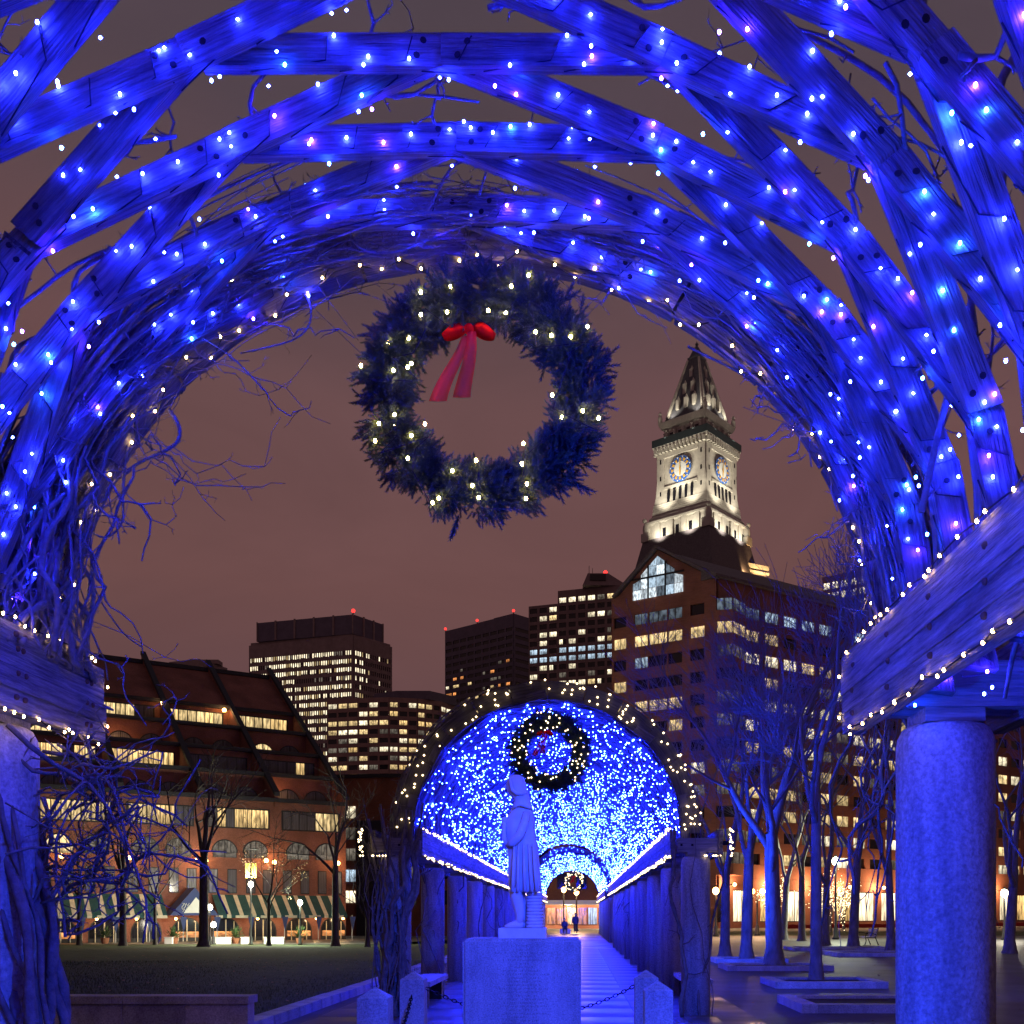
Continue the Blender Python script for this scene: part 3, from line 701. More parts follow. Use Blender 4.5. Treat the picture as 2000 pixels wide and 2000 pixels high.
Q = px_tube([(178, 1110), (165, 1190), (148, 1230)], 6.1, .006, .004)
Q = px_tube([(160, 1020), (200, 1005), (235, 1015), (265, 1032)], 6.1, .009, .007)
Q = px_tube([(420, 560), (500, 590), (560, 560), (600, 580), (605, 630), (570, 665), (470, 690)], 6.05, .010, .004)
Q = px_tube([(660, 350), (690, 470), (760, 495), (860, 460), (930, 430)], 5.8, .009, .006)
Q = px_tube([(870, 495), (905, 500), (990, 515)], 5.9, .008, .004)
Q = px_tube([(830, 420), (880, 330), (930, 290)], 5.6, .010, .006)
# right vine
vr = thing('climbing_vine', 'bare vine stems clinging to the right side of the end arch', 'vine', (2.0, 5.8, 0))
b = MB(); rg = random.Random(19)
for k in range(110):
    t1 = PI / 2 - rg.random() ** .7 * 1.6; t0 = PI / 2 + .08 - rg.uniform(0, .2)
    pts = arch_path(NCX, NY1 - rg.uniform(-.12, .5), t0, t1, RI + rg.uniform(-.06, .3), RI + rg.uniform(-.06, .25), 18, rg.uniform(.015, .05), rg, rg.uniform(-.2, .2))
    q = rg.choice((.004, .005, .007, .010, .014)); b.tube(pts, [q * (1 - .5 * j / 17) for j in range(18)], n=5); twigs(b, pts, rg, 3, .10, q * .5)
for k in range(16):
    t = PI / 2 - rg.uniform(.1, .9); r0 = RI - .03; p0 = Vector((NCX + r0 * math.sin(t), NY1 - rg.uniform(-.1, .2), ZS + r0 * math.cos(t)))
    d = Vector((rg.uniform(-.8, -.1), 0, rg.uniform(-1, .4))).normalized(); p1 = p0 + d * rg.uniform(.12, .4)
    pts = wander(p0, p1, 9, .05, rg); q = rg.choice((.003, .004, .006)); b.tube(pts, [q * (1 - .5 * j / 8) for j in range(9)], n=4); twigs(b, pts, rg, 3, .06, q * .6)
for k in range(120):
    t0 = PI / 2 - rg.random() ** .9 * 1.6; t1 = t0 - rg.uniform(.1, .45)
    pts = arch_path(NCX, NY1 - rg.uniform(-.2, .35), t0, t1, RI + rg.uniform(-.05, .3), RI + rg.uniform(-.12, .34), 9, rg.uniform(.02, .05), rg, rg.uniform(-.15, .15))
    q = rg.choice((.0025, .0035, .005)); b.tube(pts, [q * (1 - .6 * j / 8) for j in range(9)], n=5); twigs(b, pts, rg, 3, .09, q * .7)
b.build('arch_stem', M['vine'], vr, smooth=True, kind='stuff')
PXP = vr
Q = px_tube([(1440, 690), (1500, 735), (1590, 830), (1660, 930), (1690, 1000), (1690, 1060), (1740, 1100), (1755, 1160)], 6.0, .012, .008)
Q = px_tube([(1390, 560), (1440, 640), (1500, 690), (1560, 720)], 6.0, .009, .007)
Q = px_tube([(1690, 950), (1700, 1010), (1720, 1050), (1750, 1075)], 5.95, .008, .006)
Q = px_tube([(1990, 100), (1950, 180), (1960, 330), (1930, 480), (1905, 560), (1830, 860), (1800, 1000)], 4.6, .02, .014)
Q = px_tube([(1805, 0), (1800, 60), (1812, 90)], 4.5, .014, .012)
Q = px_tube([(1560, 120), (1580, 200), (1640, 260), (1690, 330)], 4.9, .012, .01)
b = MB()    # growth hanging below the right beam and around the right column top
for k in range(34):
    p0 = (NCX + 2.2 + rg.uniform(0, .6), 5.5 + rg.uniform(-.1, .9), 2.75 + rg.uniform(-.1, .1)); p1 = (p0[0] + rg.uniform(-.35, .45), p0[1] + rg.uniform(-.3, .5), rg.uniform(1.3, 2.3))
    pts = wander(p0, p1, 12, .08, rg); q = rg.choice((.004, .006, .010, .016)); b.tube(pts, [q * (1 - .5 * j / 11) for j in range(12)], n=5); twigs(b, pts, rg, 2, .1, q * .5)
b.build('hanging_shoot', M['vine'], vr, smooth=True, kind='stuff')
# shoots poking up between the roof planks
vt = thing('vine_shoots', 'budded vine shoots straying over the top of the near lattice roof', 'vine', (NCX, 4.5, ZS + 2.5))
b = MB(); rg = random.Random(29)
for k in range(64):
    t = rg.uniform(-1.45, 1.45); y = rg.uniform(3.0, 5.8); r0 = RO + .02
    p0 = Vector((NCX + r0 * math.sin(t), y, ZS + r0 * math.cos(t))); d = Vector((math.sin(t) * .5 + rg.uniform(-.8, .8), rg.uniform(-.6, .6), math.cos(t) * .5 + rg.uniform(-.3, .5))).normalized()
    pts = wander(p0 - d * .15, p0 + d * rg.uniform(.25, .7), 10, .05, rg); q = rg.choice((.005, .007, .010, .015)); b.tube(pts, [q * (1 - .5 * j / 9) for j in range(10)], n=5); twigs(b, pts, rg, 4, .11, q * .55, 3)
for k in range(26):
    t0 = rg.uniform(-1.5, 1.2); pts = arch_path(NCX, rg.uniform(3.2, 5.8), t0, t0 + rg.uniform(.3, .9), RO + .03, RO + rg.uniform(.0, .12), 14, .06, rg, rg.uniform(-.6, .6))
    q = rg.choice((.004, .006, .011)); b.tube(pts, q, n=5); twigs(b, pts, rg, 4, .10, q * .5)
b.build('shoot', M['vine'], vt, smooth=True, kind='stuff')
# vines on the far pergola
def far_vine(label, side, n, seed, thick):
    rg = random.Random(seed); x0 = FCX + side * 2.52; t = thing('climbing_vine', label, 'vine', (x0, 17.9, 0)); b = MB()
    for k in range(n):
        p0 = (x0 + rg.uniform(-.35, .25), 17.75 + rg.uniform(-.15, .3), 0); p1 = (x0 + rg.uniform(-.5, .5), 17.9 + rg.uniform(-.3, .3), rg.uniform(2.4, 3.6))
        q = rg.choice((.012, .02, .035, .055)) * thick; pts = wander(p0, p1, 14, .14, rg); b.tube(pts, [q * (1 - .4 * j / 13) for j in range(14)], n=6)
        twigs(b, pts, rg, 3, .25, q * .3)
    b.build('stem', M['vine'], t, smooth=True)
    b = MB()
    for k in range(n * 2):
        t0 = side * (PI / 2 + .05); t1 = side * (PI / 2 - rg.random() * 1.3)
        pts = arch_path(FCX, 18.42 + rg.uniform(-.06, .5), t0, t1, RI + .32 + rg.uniform(-.1, .1), RI + .3 + rg.uniform(-.05, .08), 14, .04, rg); b.tube(pts, rg.choice((.006, .010)), n=4); twigs(b, pts, rg, 4, .18, .005)
    b.build('arch_stem', M['vine'], t, kind='stuff')
far_vine('dense dark vine trunk wrapped around the first left column of the far pergola', -1, 30, 3, 1.0)
far_vine('twisting bare vine around the first right column of the far pergola', 1, 5, 8, .7)
b = MB(); rg = random.Random(41)
for k in range(240):
    y = rg.uniform(18.8, 50); t0 = rg.uniform(-1.6, 1.0); pts = arch_path(FCX, y, t0, t0 + rg.uniform(.4, 1.3), RO + .04, RO + .08, 9, .06, rg, rg.uniform(-1.5, 1.5)); b.tube(pts, rg.choice((.008, .014)), n=3, cap=False)
for k in range(13):
    Yc = rg.choice(FC[1:7]); sd = rg.choice((-1, 1)); x0 = FCX + sd * 2.5
    pts = wander((x0 + rg.uniform(-.3, .3), Yc - .3, rg.choice((0, 0, 1.2))), (x0 + rg.uniform(-.3, .3), Yc - .25, 2.75), 10, .2, rg); b.tube(pts, rg.choice((.010, .016)), n=5)
o = b.build('vine_cover', M['vine'], kind='stuff'); tag(o, 'bare vine stems spread over the far pergola roof and columns', 'vine')

# ------------------------------------------------------------------ wreaths
def sprig_mesh_data():
    vs_, fs = [], []
    for k in range(20):
        u = k / 19; a = k * 2.4; base = Vector((0, 0, u * .095)); d = Vector((math.cos(a), math.sin(a), .9 + .8 * u)).normalized(); l = .036 * (1 - .3 * u); w = Vector((-math.sin(a), math.cos(a), 0)) * .0042
        o = len(vs_); vs_ += [base - w, base + w, base + d * l]; fs.append((o, o + 1, o + 2))
        w2 = d.cross(w).normalized() * .0036; o = len(vs_); vs_ += [base - w2, base + w2, base + d * l]; fs.append((o, o + 1, o + 2))
    return vs_, fs
SV, SF = sprig_mesh_data()
def foliage(rg, n, majR, minR):
    """fir tips in tufts: each tuft fans out from one wired bunch on the hoop"""
    b = MB(); tufts = 270
    for k in range(tufts):
        a = 2 * PI * (k + rg.uniform(-.5, .5)) / tufts * 5; q = k * 2.4 + rg.uniform(-.5, .5); er = Vector((math.cos(a), 0, math.sin(a))); n_ = (er * math.cos(q) + Vector((0, -abs(math.sin(q)) if rg.random() < .7 else math.sin(q), 0))).normalized(); ta = Vector((-math.sin(a), 0, math.cos(a)))
        c = er * majR + n_ * minR * rg.uniform(.30, .58); mi = 0 if rg.random() < .75 else 1; ax = (n_ * .9 + ta * .55).normalized(); big = rg.uniform(.85, 1.2)
        for j in range(n // tufts):
            d = (ax + Vector((rg.gauss(0, .55), rg.gauss(0, .55), rg.gauss(0, .55)))).normalized(); p = c + d * rg.uniform(0, .055) + Vector((rg.gauss(0, .018), rg.gauss(0, .018), rg.gauss(0, .018)))
            M3 = d.to_track_quat('Z', 'Y').to_matrix(); s_ = rg.uniform(.5, .8) * big; b.add([tuple(p + M3 @ (v * s_)) for v in SV], SF, mi)
    for k in range(4):
        a = rg.uniform(0, 2 * PI); er = Vector((math.cos(a), 0, math.sin(a)))
        for j in range(4):
            p = er * (majR + minR * (.75 + .10 * j)); M3 = (er + Vector((rg.uniform(-.3, .3), 0, rg.uniform(-.3, .3)))).to_track_quat('Z', 'Y').to_matrix(); b.add([tuple(p + M3 @ v) for v in SV], SF, 0)
    return b
fo = foliage(random.Random(4), 6480, .54, .168); FOL = fo.mesh('foliage', [M['needle'], M['needle2']])
hoop = MB(); hoop.tube([Vector((.53 * math.cos(2 * PI * k / 40), 0, .53 * math.sin(2 * PI * k / 40))) for k in range(41)], .06, n=8, cap=False); HOOP = hoop.mesh('hoop', M['needle'], True)
bow = MB()
for sgn in (-1, 1):     # two loops, a knot and two hanging tails
    rings = []
    for k in range(9):
        u = k / 8; w = .035 + .06 * math.sin(PI * u) ** .8; x = sgn * (.02 + .14 * u); z = .0 - .05 * u * u + .01
        rings.append([(x, -.03 - .02 * u, z + w * .55), (x + sgn * .015, -.07, z), (x, -.03, z - w * .6), (x - sgn * .008, .0, z)])
    bow.loft(rings)
bow.ball((0, -.05, 0), .035, 8, 6)
TAIL = MB()
for sgn, ln, sl in ((-1, .44, -.17), (1, .40, -.06)):
    rings = []
    for k in range(12):
        u = k / 11; x = sgn * .02 + sl * u + .012 * math.sin(5 * u); y = -.04 - .03 * math.sin(4 * u + sgn); z = -.02 - ln * u; w = .028 + .03 * u
        rings.append([(x - w, y, z), (x, y - .014, z - .01), (x + w, y, z), (x, y + .004, z)])
    TAIL.loft(rings)
BOW = bow.mesh('bow', M['red'], True); TAIL = TAIL.mesh('ribbon_tail', M['red_blurred'], True)
def wreath(c, label, sc_=1.0, bow_=True):
    t = thing('wreath', label, 'wreath', c)
    for nm, me, off in (('hoop', HOOP, (0, 0, 0)), ('foliage', FOL, (0, 0, 0)), ('bow', BOW, (-.075 * sc_, -.03 * sc_, .335 * sc_)), ('ribbon_tail', TAIL, (-.075 * sc_, -.03 * sc_, .335 * sc_))):
        o = link(nm, me, t, loc=Vector(c) + Vector(off), scale=(sc_ * (.85 if off[0] else 1),) * 3)
    return t
WC = W(945, 775, 5.95)
w1 = wreath(WC, 'large fir wreath with red bow hanging from the near arch against the sky')
chm = MB()
for k in range(9):
    R0 = Matrix.Rotation(k % 2 * PI / 2, 3, 'Z'); ctr = Vector((-.10, 0, .70 + .033 * k))
    chm.tube([ctr + R0 @ Vector((.010 * math.cos(a * PI / 4), 0, .02 * math.sin(a * PI / 4))) for a in range(9)], .0035, n=4, cap=False)
o = chm.mesh('hanging_chain', M['wire']); link('hanging_chain', o, w1, loc=WC)
b = MB()
for (x0, y0), (x1, y1) in (((700, 665), (622, 560)), ((705, 690), (600, 590)), ((1125, 620), (1205, 540)), ((1140, 622), (1235, 530))):
    b = MB(); b.tube([W(x0, y0, 5.95), W(x1, y1, 6.0)], .0016, n=4); b.build('guy_wire', M['wire'], w1)
wl = thing('string_lights', 'warm white fairy lights twined through the large near wreath', 'string lights', WC)
rg = random.Random(14)
spots = [(886, 592), (1002, 591), (1035, 570), (990, 632), (958, 637), (768, 698), (807, 690), (1147, 668), (1115, 687), (1080, 798), (1138, 828), (1098, 833), (780, 835), (838, 853), (776, 850), (743, 885), (812, 875), (862, 988), (940, 993), (928, 970), (1032, 967), (1025, 890), (1022, 928), (805, 918), (830, 602), (880, 640), (830, 645), (1048, 678), (1078, 676), (716, 742), (775, 743), (812, 738), (750, 852), (850, 997), (1168, 842), (1022, 930), (935, 922), (890, 942), (1030, 995), (805, 745)]
b = MB(); b.tube([W(x, y, 5.75) for x, y in sorted(spots, key=lambda q: math.atan2(q[1] - 775, q[0] - 945))], .003, n=3)
b.build('cord', M['cord'], wl)
for x, y in spots: link('bulb', BULB['bulb_wreath'], wl, loc=W(x, y, 5.95) + Vector((0, -.155 if rg.random() < .75 else -.11, 0)))
w2 = wreath((FCX + .02, 18.75, GZ(1470, 18.75)), 'small looking fir wreath with red bow hanging in mouth of the far pergola', 1.02)
b = MB(); cc = Vector(w2.location)
for k in range(80):
    a = rg.uniform(0, 6.28); r = .53 + rg.uniform(-.17, .17); b.octa(cc + Vector((r * math.cos(a), -.19, r * math.sin(a))), .015)
o = b.build('string_lights', M['bulb_warm_far'], kind='stuff'); tag(o, 'yellowish fairy lights on the wreath in mouth of the far pergola', 'string lights')
w3 = wreath((FCX + .3, 64.2, GZ(1722, 64.2)), 'tiny distant fir wreath hung in the farthest pergola arch', .9)
b = MB(); cc = Vector(w3.location)
for k in range(60):
    a = rg.uniform(0, 6.28); r = .48 + rg.uniform(-.15, .15); b.octa(cc + Vector((r * math.cos(a), -.19, r * math.sin(a))), .03)
o = b.build('string_lights', M['bulb_warm_far'], kind='stuff'); tag(o, 'pale fairy lights on the tiny distant wreath in farthest arch', 'string lights')

# ------------------------------------------------------------------ statue, pedestal, bollards, chains
SY = 13.95; SK = F / SY
ped = thing('pedestal', 'big granite pedestal block with worn carved inscription under the statue', 'pedestal', (GX(1019, SY), 14.0, 0))
px_ = GX(1019, 13.4); pw = 232 * 13.4 / F; pt = GZ(1834, 13.4)
bmm = bmesh.new(); bmesh.ops.create_cube(bmm, size=1)
for v in bmm.verts: v.co = Vector((v.co.x * pw + px_, v.co.y * 1.2 + 14.0, (v.co.z + .5) * pt))
bmesh.ops.bevel(bmm, geom=list(bmm.edges), offset=.035, segments=3, affect='EDGES')
me = bpy.data.meshes.new('block'); bmm.to_mesh(me); bmm.free(); me.materials.append(M['granite']); link('block', me, ped)
b = MB(); rg = random.Random(77)
wid = [.30, .16, .72, .30, .52, .20, .22, .5, .7, .3, .46, .42, .6, .46, .3, .6, .5, .58, .34, .62, .4, .3, .52]
for r, w in enumerate(wid):
    z = pt - .085 - r * .0445; x = px_ + .02 - w / 2
    while x < px_ + .02 + w / 2:
        lw = rg.uniform(.010, .017)
        if rg.random() > .14:
            for s_ in range(rg.choice((1, 2, 2, 3))): 
                if rg.random() < .55: b.box((x + lw * rg.choice((.15, .85, .5)), 13.3995, z), (.0035, .002, .020))
                else: b.box((x + lw / 2, 13.3995, z + rg.choice((-.009, 0, .009))), (lw * .8, .002, .0035))
        x += lw + .007
b.build('inscription', M['letters'], ped, kind='stuff')
pl = thing('statue', 'pale marble statue of a cloaked man standing in profile on pedestal', 'statue', (GX(1020, SY), SY, pt))
sil = [(1514, 999, 1015), (1517, 994, 1021), (1523, 991, 1024), (1530, 989, 1027), (1536, 988.5, 1028), (1543, 990, 1030), (1549, 992, 1032), (1554, 997, 1033), (1560, 1003, 1035), (1567, 1004, 1037), (1575, 1001, 1039.5), (1583, 997, 1042), (1592, 993, 1043), (1600, 988, 1044), (1607, 984, 1044.5), (1620, 984.5, 1045.5), (1634, 987, 1047), (1650, 990, 1049.5), (1665, 992, 1052), (1682, 992.5, 1053.5), (1700, 992, 1055), (1716, 992.5, 1056.5), (1730, 994.5, 1058), (1742, 997, 1059)]
rings = []; zs = []
for y, xl, xr in sil:
    z = GZ(y, SY); cxx = (GX(xl, SY) + GX(xr, SY)) / 2; hw = (GX(xr, SY) - GX(xl, SY)) / 2
    dp = hw * (.92 if y < 1555 else .82 if y < 1600 else .72); ring = []
    for k in range(40):
        a = 2 * PI * k / 40; fo_ = 1.0
        if y > 1590: fo_ += .05 * math.sin(a * 9 + y * .012) * min(1, (y - 1590) / 60) + .03 * math.sin(a * 15 - y * .02) * min(1, (y - 1600) / 60)
        ring.append((cxx + hw * math.cos(a) * (1 if abs(math.cos(a)) > .93 else fo_), SY + dp * math.sin(a) * fo_, z))
    rings.append(ring)
b = MB(); b.loft(rings[::-1]); b.build('cloak', M['marble'], pl, smooth=True)
b = MB()      # hair hood, collar fold, arm with sleeve, cloak hem folds
def sp(x, y, d): return Vector((GX(x, SY), SY - d, GZ(y, SY)))
b.tube([sp(996, 1518, .09), sp(998, 1530, .125), sp(1001, 1545, .13), sp(1010, 1552, .13), sp(1022, 1552, .12), sp(1030, 1549, .06)], [.012, .02, .022, .022, .02, .012], n=8)
b.tube([sp(1003, 1580, .14), sp(1012, 1575, .165), sp(1020, 1574, .17), sp(1030, 1578, .15), sp(1040, 1582, .06)], [.012, .018, .02, .018, .012], n=8)
b.tube([sp(1030, 1588, .13), sp(1026, 1610, .17), sp(1018, 1632, .185), sp(1003, 1648, .17), sp(992, 1652, .10)], [.05, .062, .062, .055, .04], n=10)
b.tube([sp(992, 1651, .12), sp(986, 1640, .12), sp(985, 1622, .09), sp(986, 1606, .07)], [.035, .032, .028, .03], n=8)
b.ball(sp(986, 1603, .06), .045, 8, 6)
b.tube([sp(989, 1534, 0), sp(985.5, 1537, 0), sp(989, 1541, 0)], [.016, .02, .014], n=8)      # nose
for x0, x1 in ((1006, 1003), (1014, 1013), (1024, 1027), (1034, 1040), (1042, 1050)):
    b.tube([sp(x0, 1650, .165), sp((x0 + x1) / 2, 1700, .195), sp(x1, 1742, .20)], [.012, .022, .024], n=6)
b.build('sleeve', M['marble'], pl, smooth=True)
b = MB()
for d, x0 in ((.075, 0), (-.075, 5)):      # stockinged legs and pointed shoes
    b.tube([sp(1006 + x0, 1735, d), sp(1010 + x0, 1752, d), sp(1014 + x0, 1772, d), sp(1016 + x0, 1788, d), sp(1015 + x0, 1802, d)], [.085, .082, .07, .052, .05], n=12)
    b.tube([sp(1022 + x0, 1806, d), sp(1010 + x0, 1805, d), sp(998 + x0, 1807.5, d), sp(986 + x0, 1810, d)], [.045, .055, .042, .018], n=10)
b.build('leg', M['marble'], pl, smooth=True)
b = MB()      # coiled rope post behind the legs
for k in range(11):
    z = GZ(1809 - k * 6.3, SY); w = .115 - .001 * k; x = GX(1044, SY)
    b.lathe([(w * .9, -.021), (w, -.014), (w * 1.02, 0), (w, .014), (w * .9, .021)], 20, (x, SY, z))
b.build('rope_coil', M['marble'], pl, smooth=True)
b = MB(); b.box((GX(1022, SY), SY, (GZ(1812, SY) + pt) / 2), (90 / SK, .62, GZ(1812, SY) - pt - .004)); b.build('plinth', M['marble'], pl)
bo = MB(); w = .175
bo.add([(-w, -w, 0), (w, -w, 0), (w, w, 0), (-w, w, 0), (-w, -w, .74), (w, -w, .74), (w, w, .74), (-w, w, .74), (0, 0, .86)], [(0, 1, 5, 4), (1, 2, 6, 5), (2, 3, 7, 6), (3, 0, 4, 7), (4, 5, 8), (5, 6, 8), (6, 7, 8), (7, 4, 8)])
BOM = bo.mesh('bollard', M['granite'])
BO = [((GX(733, 12.3), 12.3), 'stubby granite bollard nearest the lawn kerb, front left of statue'), ((GX(808, 15.7), 15.7), 'granite bollard behind left of the pedestal with chain'), ((GX(1285, 13.5), 13.5), 'granite bollard front right of the statue beside the path'), ((GX(1262, 16.1), 16.1), 'granite bollard half hidden behind front right bollard')]
for (x, y), lb in BO:
    o = link('bollard', BOM, None, loc=(x, y, .006)); tag(o, lb, 'bollard', 'granite bollards around the statue')
lk_ = MB(); lk_.tube([Vector((.042 * math.cos(a * PI / 6), 0, .023 * math.sin(a * PI / 6))) for a in range(13)], .0075, n=6, cap=False); LINK = lk_.mesh('link', M['chain'], True)
def chain(p0, p1, sag, label):
    p0 = Vector(p0); p1 = Vector(p1); n = int((p1 - p0).length * 1.1 / .068); t = thing('chain', label, 'chain', p0, 'chains between the bollards')
    P = [p0.lerp(p1, k / n) - Vector((0, 0, sag * 4 * (k / n) * (1 - k / n))) for k in range(n + 1)]
    for k in range(n):
        d = (P[k + 1] - P[k]).normalized(); Mx = d.to_track_quat('X', 'Z').to_euler()
        o = link('link', LINK, t, loc=(P[k] + P[k + 1]) / 2, rot=(k % 2 * PI / 2, Mx.y, Mx.z))
B0, B1, B2, B3 = [Vector((x, y, .62)) for (x, y), _ in BO]
chain(B1 + Vector((.18, 0, 0)), B3 - Vector((.18, 0, 0)), .42, 'heavy iron chain sagging behind the pedestal between back bollards')
chain(B0 + Vector((0, .18, -.1)), B1 - Vector((0, .18, .1)), .4, 'iron chain sagging between the two left bollards')
chain(B2 + Vector((0, .18, -.1)), B3 - Vector((0, .18, .1)), .3, 'iron chain sagging between the two right bollards')
# stone benches under the far pergola
for (x, y), lb in (((FCX - 2.35, 20.4), 'stone slab bench between the first left columns of far pergola'), ((FCX + 2.75, 21.0), 'stone slab bench between first right columns of far pergola')):
    t = thing('bench', lb, 'bench', (x, y, 0)); 
    bb = MB(); bb.box((x, y, .45), (.5, 2.6, .09)); bb.build('seat', M['granite'], t)
    for d in (-.95, .95): bb = MB(); bb.box((x, y + d, .205), (.34, .12, .4)); bb.build('leg', M['iron'], t)
# ------------------------------------------------------------------ building helpers
PANE = {}
def pane_mesh(k):
    if k not in PANE:
        b = MB(); b.box((0, 0, 0), (1, .06, 1)); PANE[k] = b.mesh('pane', M[k])
    return PANE[k]
ARCH = {}
def arch_mesh(k):
    if k not in ARCH:
        b = MB(); n = 14; poly = [(math.cos(PI * i / n), -.03, math.sin(PI * i / n)) for i in range(n + 1)]
        b.prism(poly, (0, .06, 0)); ARCH[k] = b.mesh('arched_pane', M[k])
    return ARCH[k]
class Fac:
    """a wall line seen from the front: u runs to the right along it, v goes back behind it"""
    def __init__(s, a, b):
        s.a = Vector((a[0], a[1], 0)); d = Vector((b[0] - a[0], b[1] - a[1], 0)); s.L = d.length; s.d = d.normalized(); s.n = Vector((-s.d.y, s.d.x, 0)); s.rz = math.atan2(s.d.y, s.d.x)
    def p(s, u, z, v=0): return s.a + s.d * u + s.n * v + Vector((0, 0, z))
    def box(s, b, u0, u1, z0, z1, v0, v1, mi=0): b.box(s.p((u0 + u1) / 2, (z0 + z1) / 2, (v0 + v1) / 2), (u1 - u0, v1 - v0, z1 - z0), s.rz, mi)
    def pane(s, parent, k, u0, u1, z0, z1, v=-.04, name='pane'): return link(name, pane_mesh(k), parent, loc=s.p((u0 + u1) / 2, (z0 + z1) / 2, v), rot=(0, 0, s.rz), scale=(u1 - u0, 1, z1 - z0))
    def arch(s, parent, k, u, z, r, v=-.04, name='arched_pane'): return link(name, arch_mesh(k), parent, loc=s.p(u, z, v), rot=(0, 0, s.rz), scale=(r, 1, r))
    def u_at(s, px, v=0):
        lo, hi = -200., 300.
        f = lambda u: CX + F * s.p(u, 0, v).x / s.p(u, 0, v).y - px
        for _ in range(60):
            m = (lo + hi) / 2
            if f(m) > 0: hi = m
            else: lo = m
        return (lo + hi) / 2
    def z_at(s, px, py, v=0): return GZ(py, s.p(s.u_at(px, v), 0, v).y)
def pick(rg, table):
    r = rg.random() * sum(w for _, w in table)
    for k, w in table:
        r -= w
        if r <= 0: return k
    return table[-1][0]
def relief(b, fc, us, zs, zb, zt, u0, u1, dep=.3, mi=0):
    """spandrels and piers standing proud of the glass line"""
    prev = zb
    for z0, z1 in zs:
        fc.box(b, u0, u1, prev, z0, -dep, 0, mi); prev = z1
    fc.box(b, u0, u1, prev, zt, -dep, 0, mi); pu = u0
    for a, c in us:
        if a > pu: fc.box(b, pu, a, zb + .01, zt - .01, -dep + .03, 0, mi)
        pu = c
    if u1 > pu: fc.box(b, pu, u1, zb + .01, zt - .01, -dep + .03, 0, mi)
def beacon(parent, p, r=.5):
    b = MB(); b.lathe([(r * .3, -1.4), (r * .3, -.3)], 6, p, 1); b.ball(p, r, 8, 6); b.build('beacon', [M['red_beacon'], M['iron']], parent)

# ------------------------------------------------------------------ tower 1: tall office block with narrow lit slits
def tower_corner(px0, pxc, px2, Y, r0, r2):
    return (GX(px0, Y * r0), Y * r0), (GX(pxc, Y), Y), (GX(px2, Y * r2), Y * r2)
def slab(b, P0, P1, P2, z0, z1, mi=0, grow=0):
    p0, p1, p2 = [Vector((*p, 0)) for p in (P0, P1, P2)]; p3 = p0 + p2 - p1; c = (p0 + p2) / 2
    q = [c + (p - c) * (1 + grow) for p in (p0, p1, p2, p3)]
    b.prism([(p.x, p.y, z0) for p in q], (0, 0, z1 - z0), mi)
rg = random.Random(51); Y = 480
P0, P1, P2 = tower_corner(487, 690, 765, Y, 1.035, 1.04)
t1 = thing('office_tower', 'tall office tower with rows of narrow lit windows and dark crown', 'building', (P1[0], P1[1], -1.5))
fa, fb = Fac(P0, P1), Fac(P1, P2); zt = GZ(1243, Y)
b = MB(); slab(b, P0, P1, P2, -1.6, zt, 1); slab(b, P0, P1, P2, zt, zt + 1.2, 0, -.02)
zs = [(GZ(1270, Y) - 3.72 * k - 2.0, GZ(1270, Y) - 3.72 * k) for k in range(24)]
zs = sorted(zs); us_a = [(.7 + k * 1.13, .7 + k * 1.13 + .62) for k in range(int((fa.L - 1) / 1.13))]; us_b = [(1.0 + k * 1.3, 1.0 + k * 1.3 + .75) for k in range(int((fb.L - 1.2) / 1.3))]
relief(b, fa, us_a, zs, -1.6, zt - .02, 0, fa.L); relief(b, fb, us_b, zs, -1.6, zt - .02, 0, fb.L)
b.build('wall', [M['conc'], M['glass']], t1)
lit = {'win_white_far': MB(), 'win_yel_far': MB(), 'win_dim_far': MB()}
for r, (z0, z1) in enumerate(zs):
    dens = rg.choice((.35, .6, .85, .97, .95, .75)); run = rg.random() < dens
    for a, c in us_a:
        if rg.random() < .22: run = rg.random() < dens
        k = ('win_white_far' if rg.random() < .8 else 'win_yel_far') if run and rg.random() < .93 else ('win_dim_far' if rg.random() < .35 else None)
        if k: fa.box(lit[k], a, c, z0 + rg.uniform(0, .5), z1, -.07, -.03)
    for q, (a, c) in enumerate(us_b):
        pr = .72 if q < 4 else .08
        if rg.random() < pr: fb.box(lit['win_white_far' if rg.random() < .6 else 'win_yel_far'], a, c, z0, z1, -.07, -.03)
for k, bb in lit.items(): bb.build('lit_windows', M[k], t1, kind='stuff')
b = MB(); C0, C1, C2 = tower_corner(502, 690, 748, Y, 1.03, 1.035); fca, fcb = Fac(C0, C1), Fac(C1, C2); zc = GZ(1200, Y)
slab(b, C0, C1, C2, zt + 1.2, zc, 0)
for k in range(6): fca.box(b, fca.L * k / 5 - .4 * (k > 0), fca.L * k / 5 + .4 * (k < 5), zt + 1.25, zc + .3, -.5, 0, 1)
for k in range(1, 4): fcb.box(b, fcb.L * k / 3 - .4, fcb.L * k / 3 + .4 * (k < 3), zt + 1.25, zc + .3, -.5, 0, 1)
b.build('crown', [M['conc3'], M['conc']], t1); beacon(t1, (C1[0], C1[1], zc + 1.6), .9)

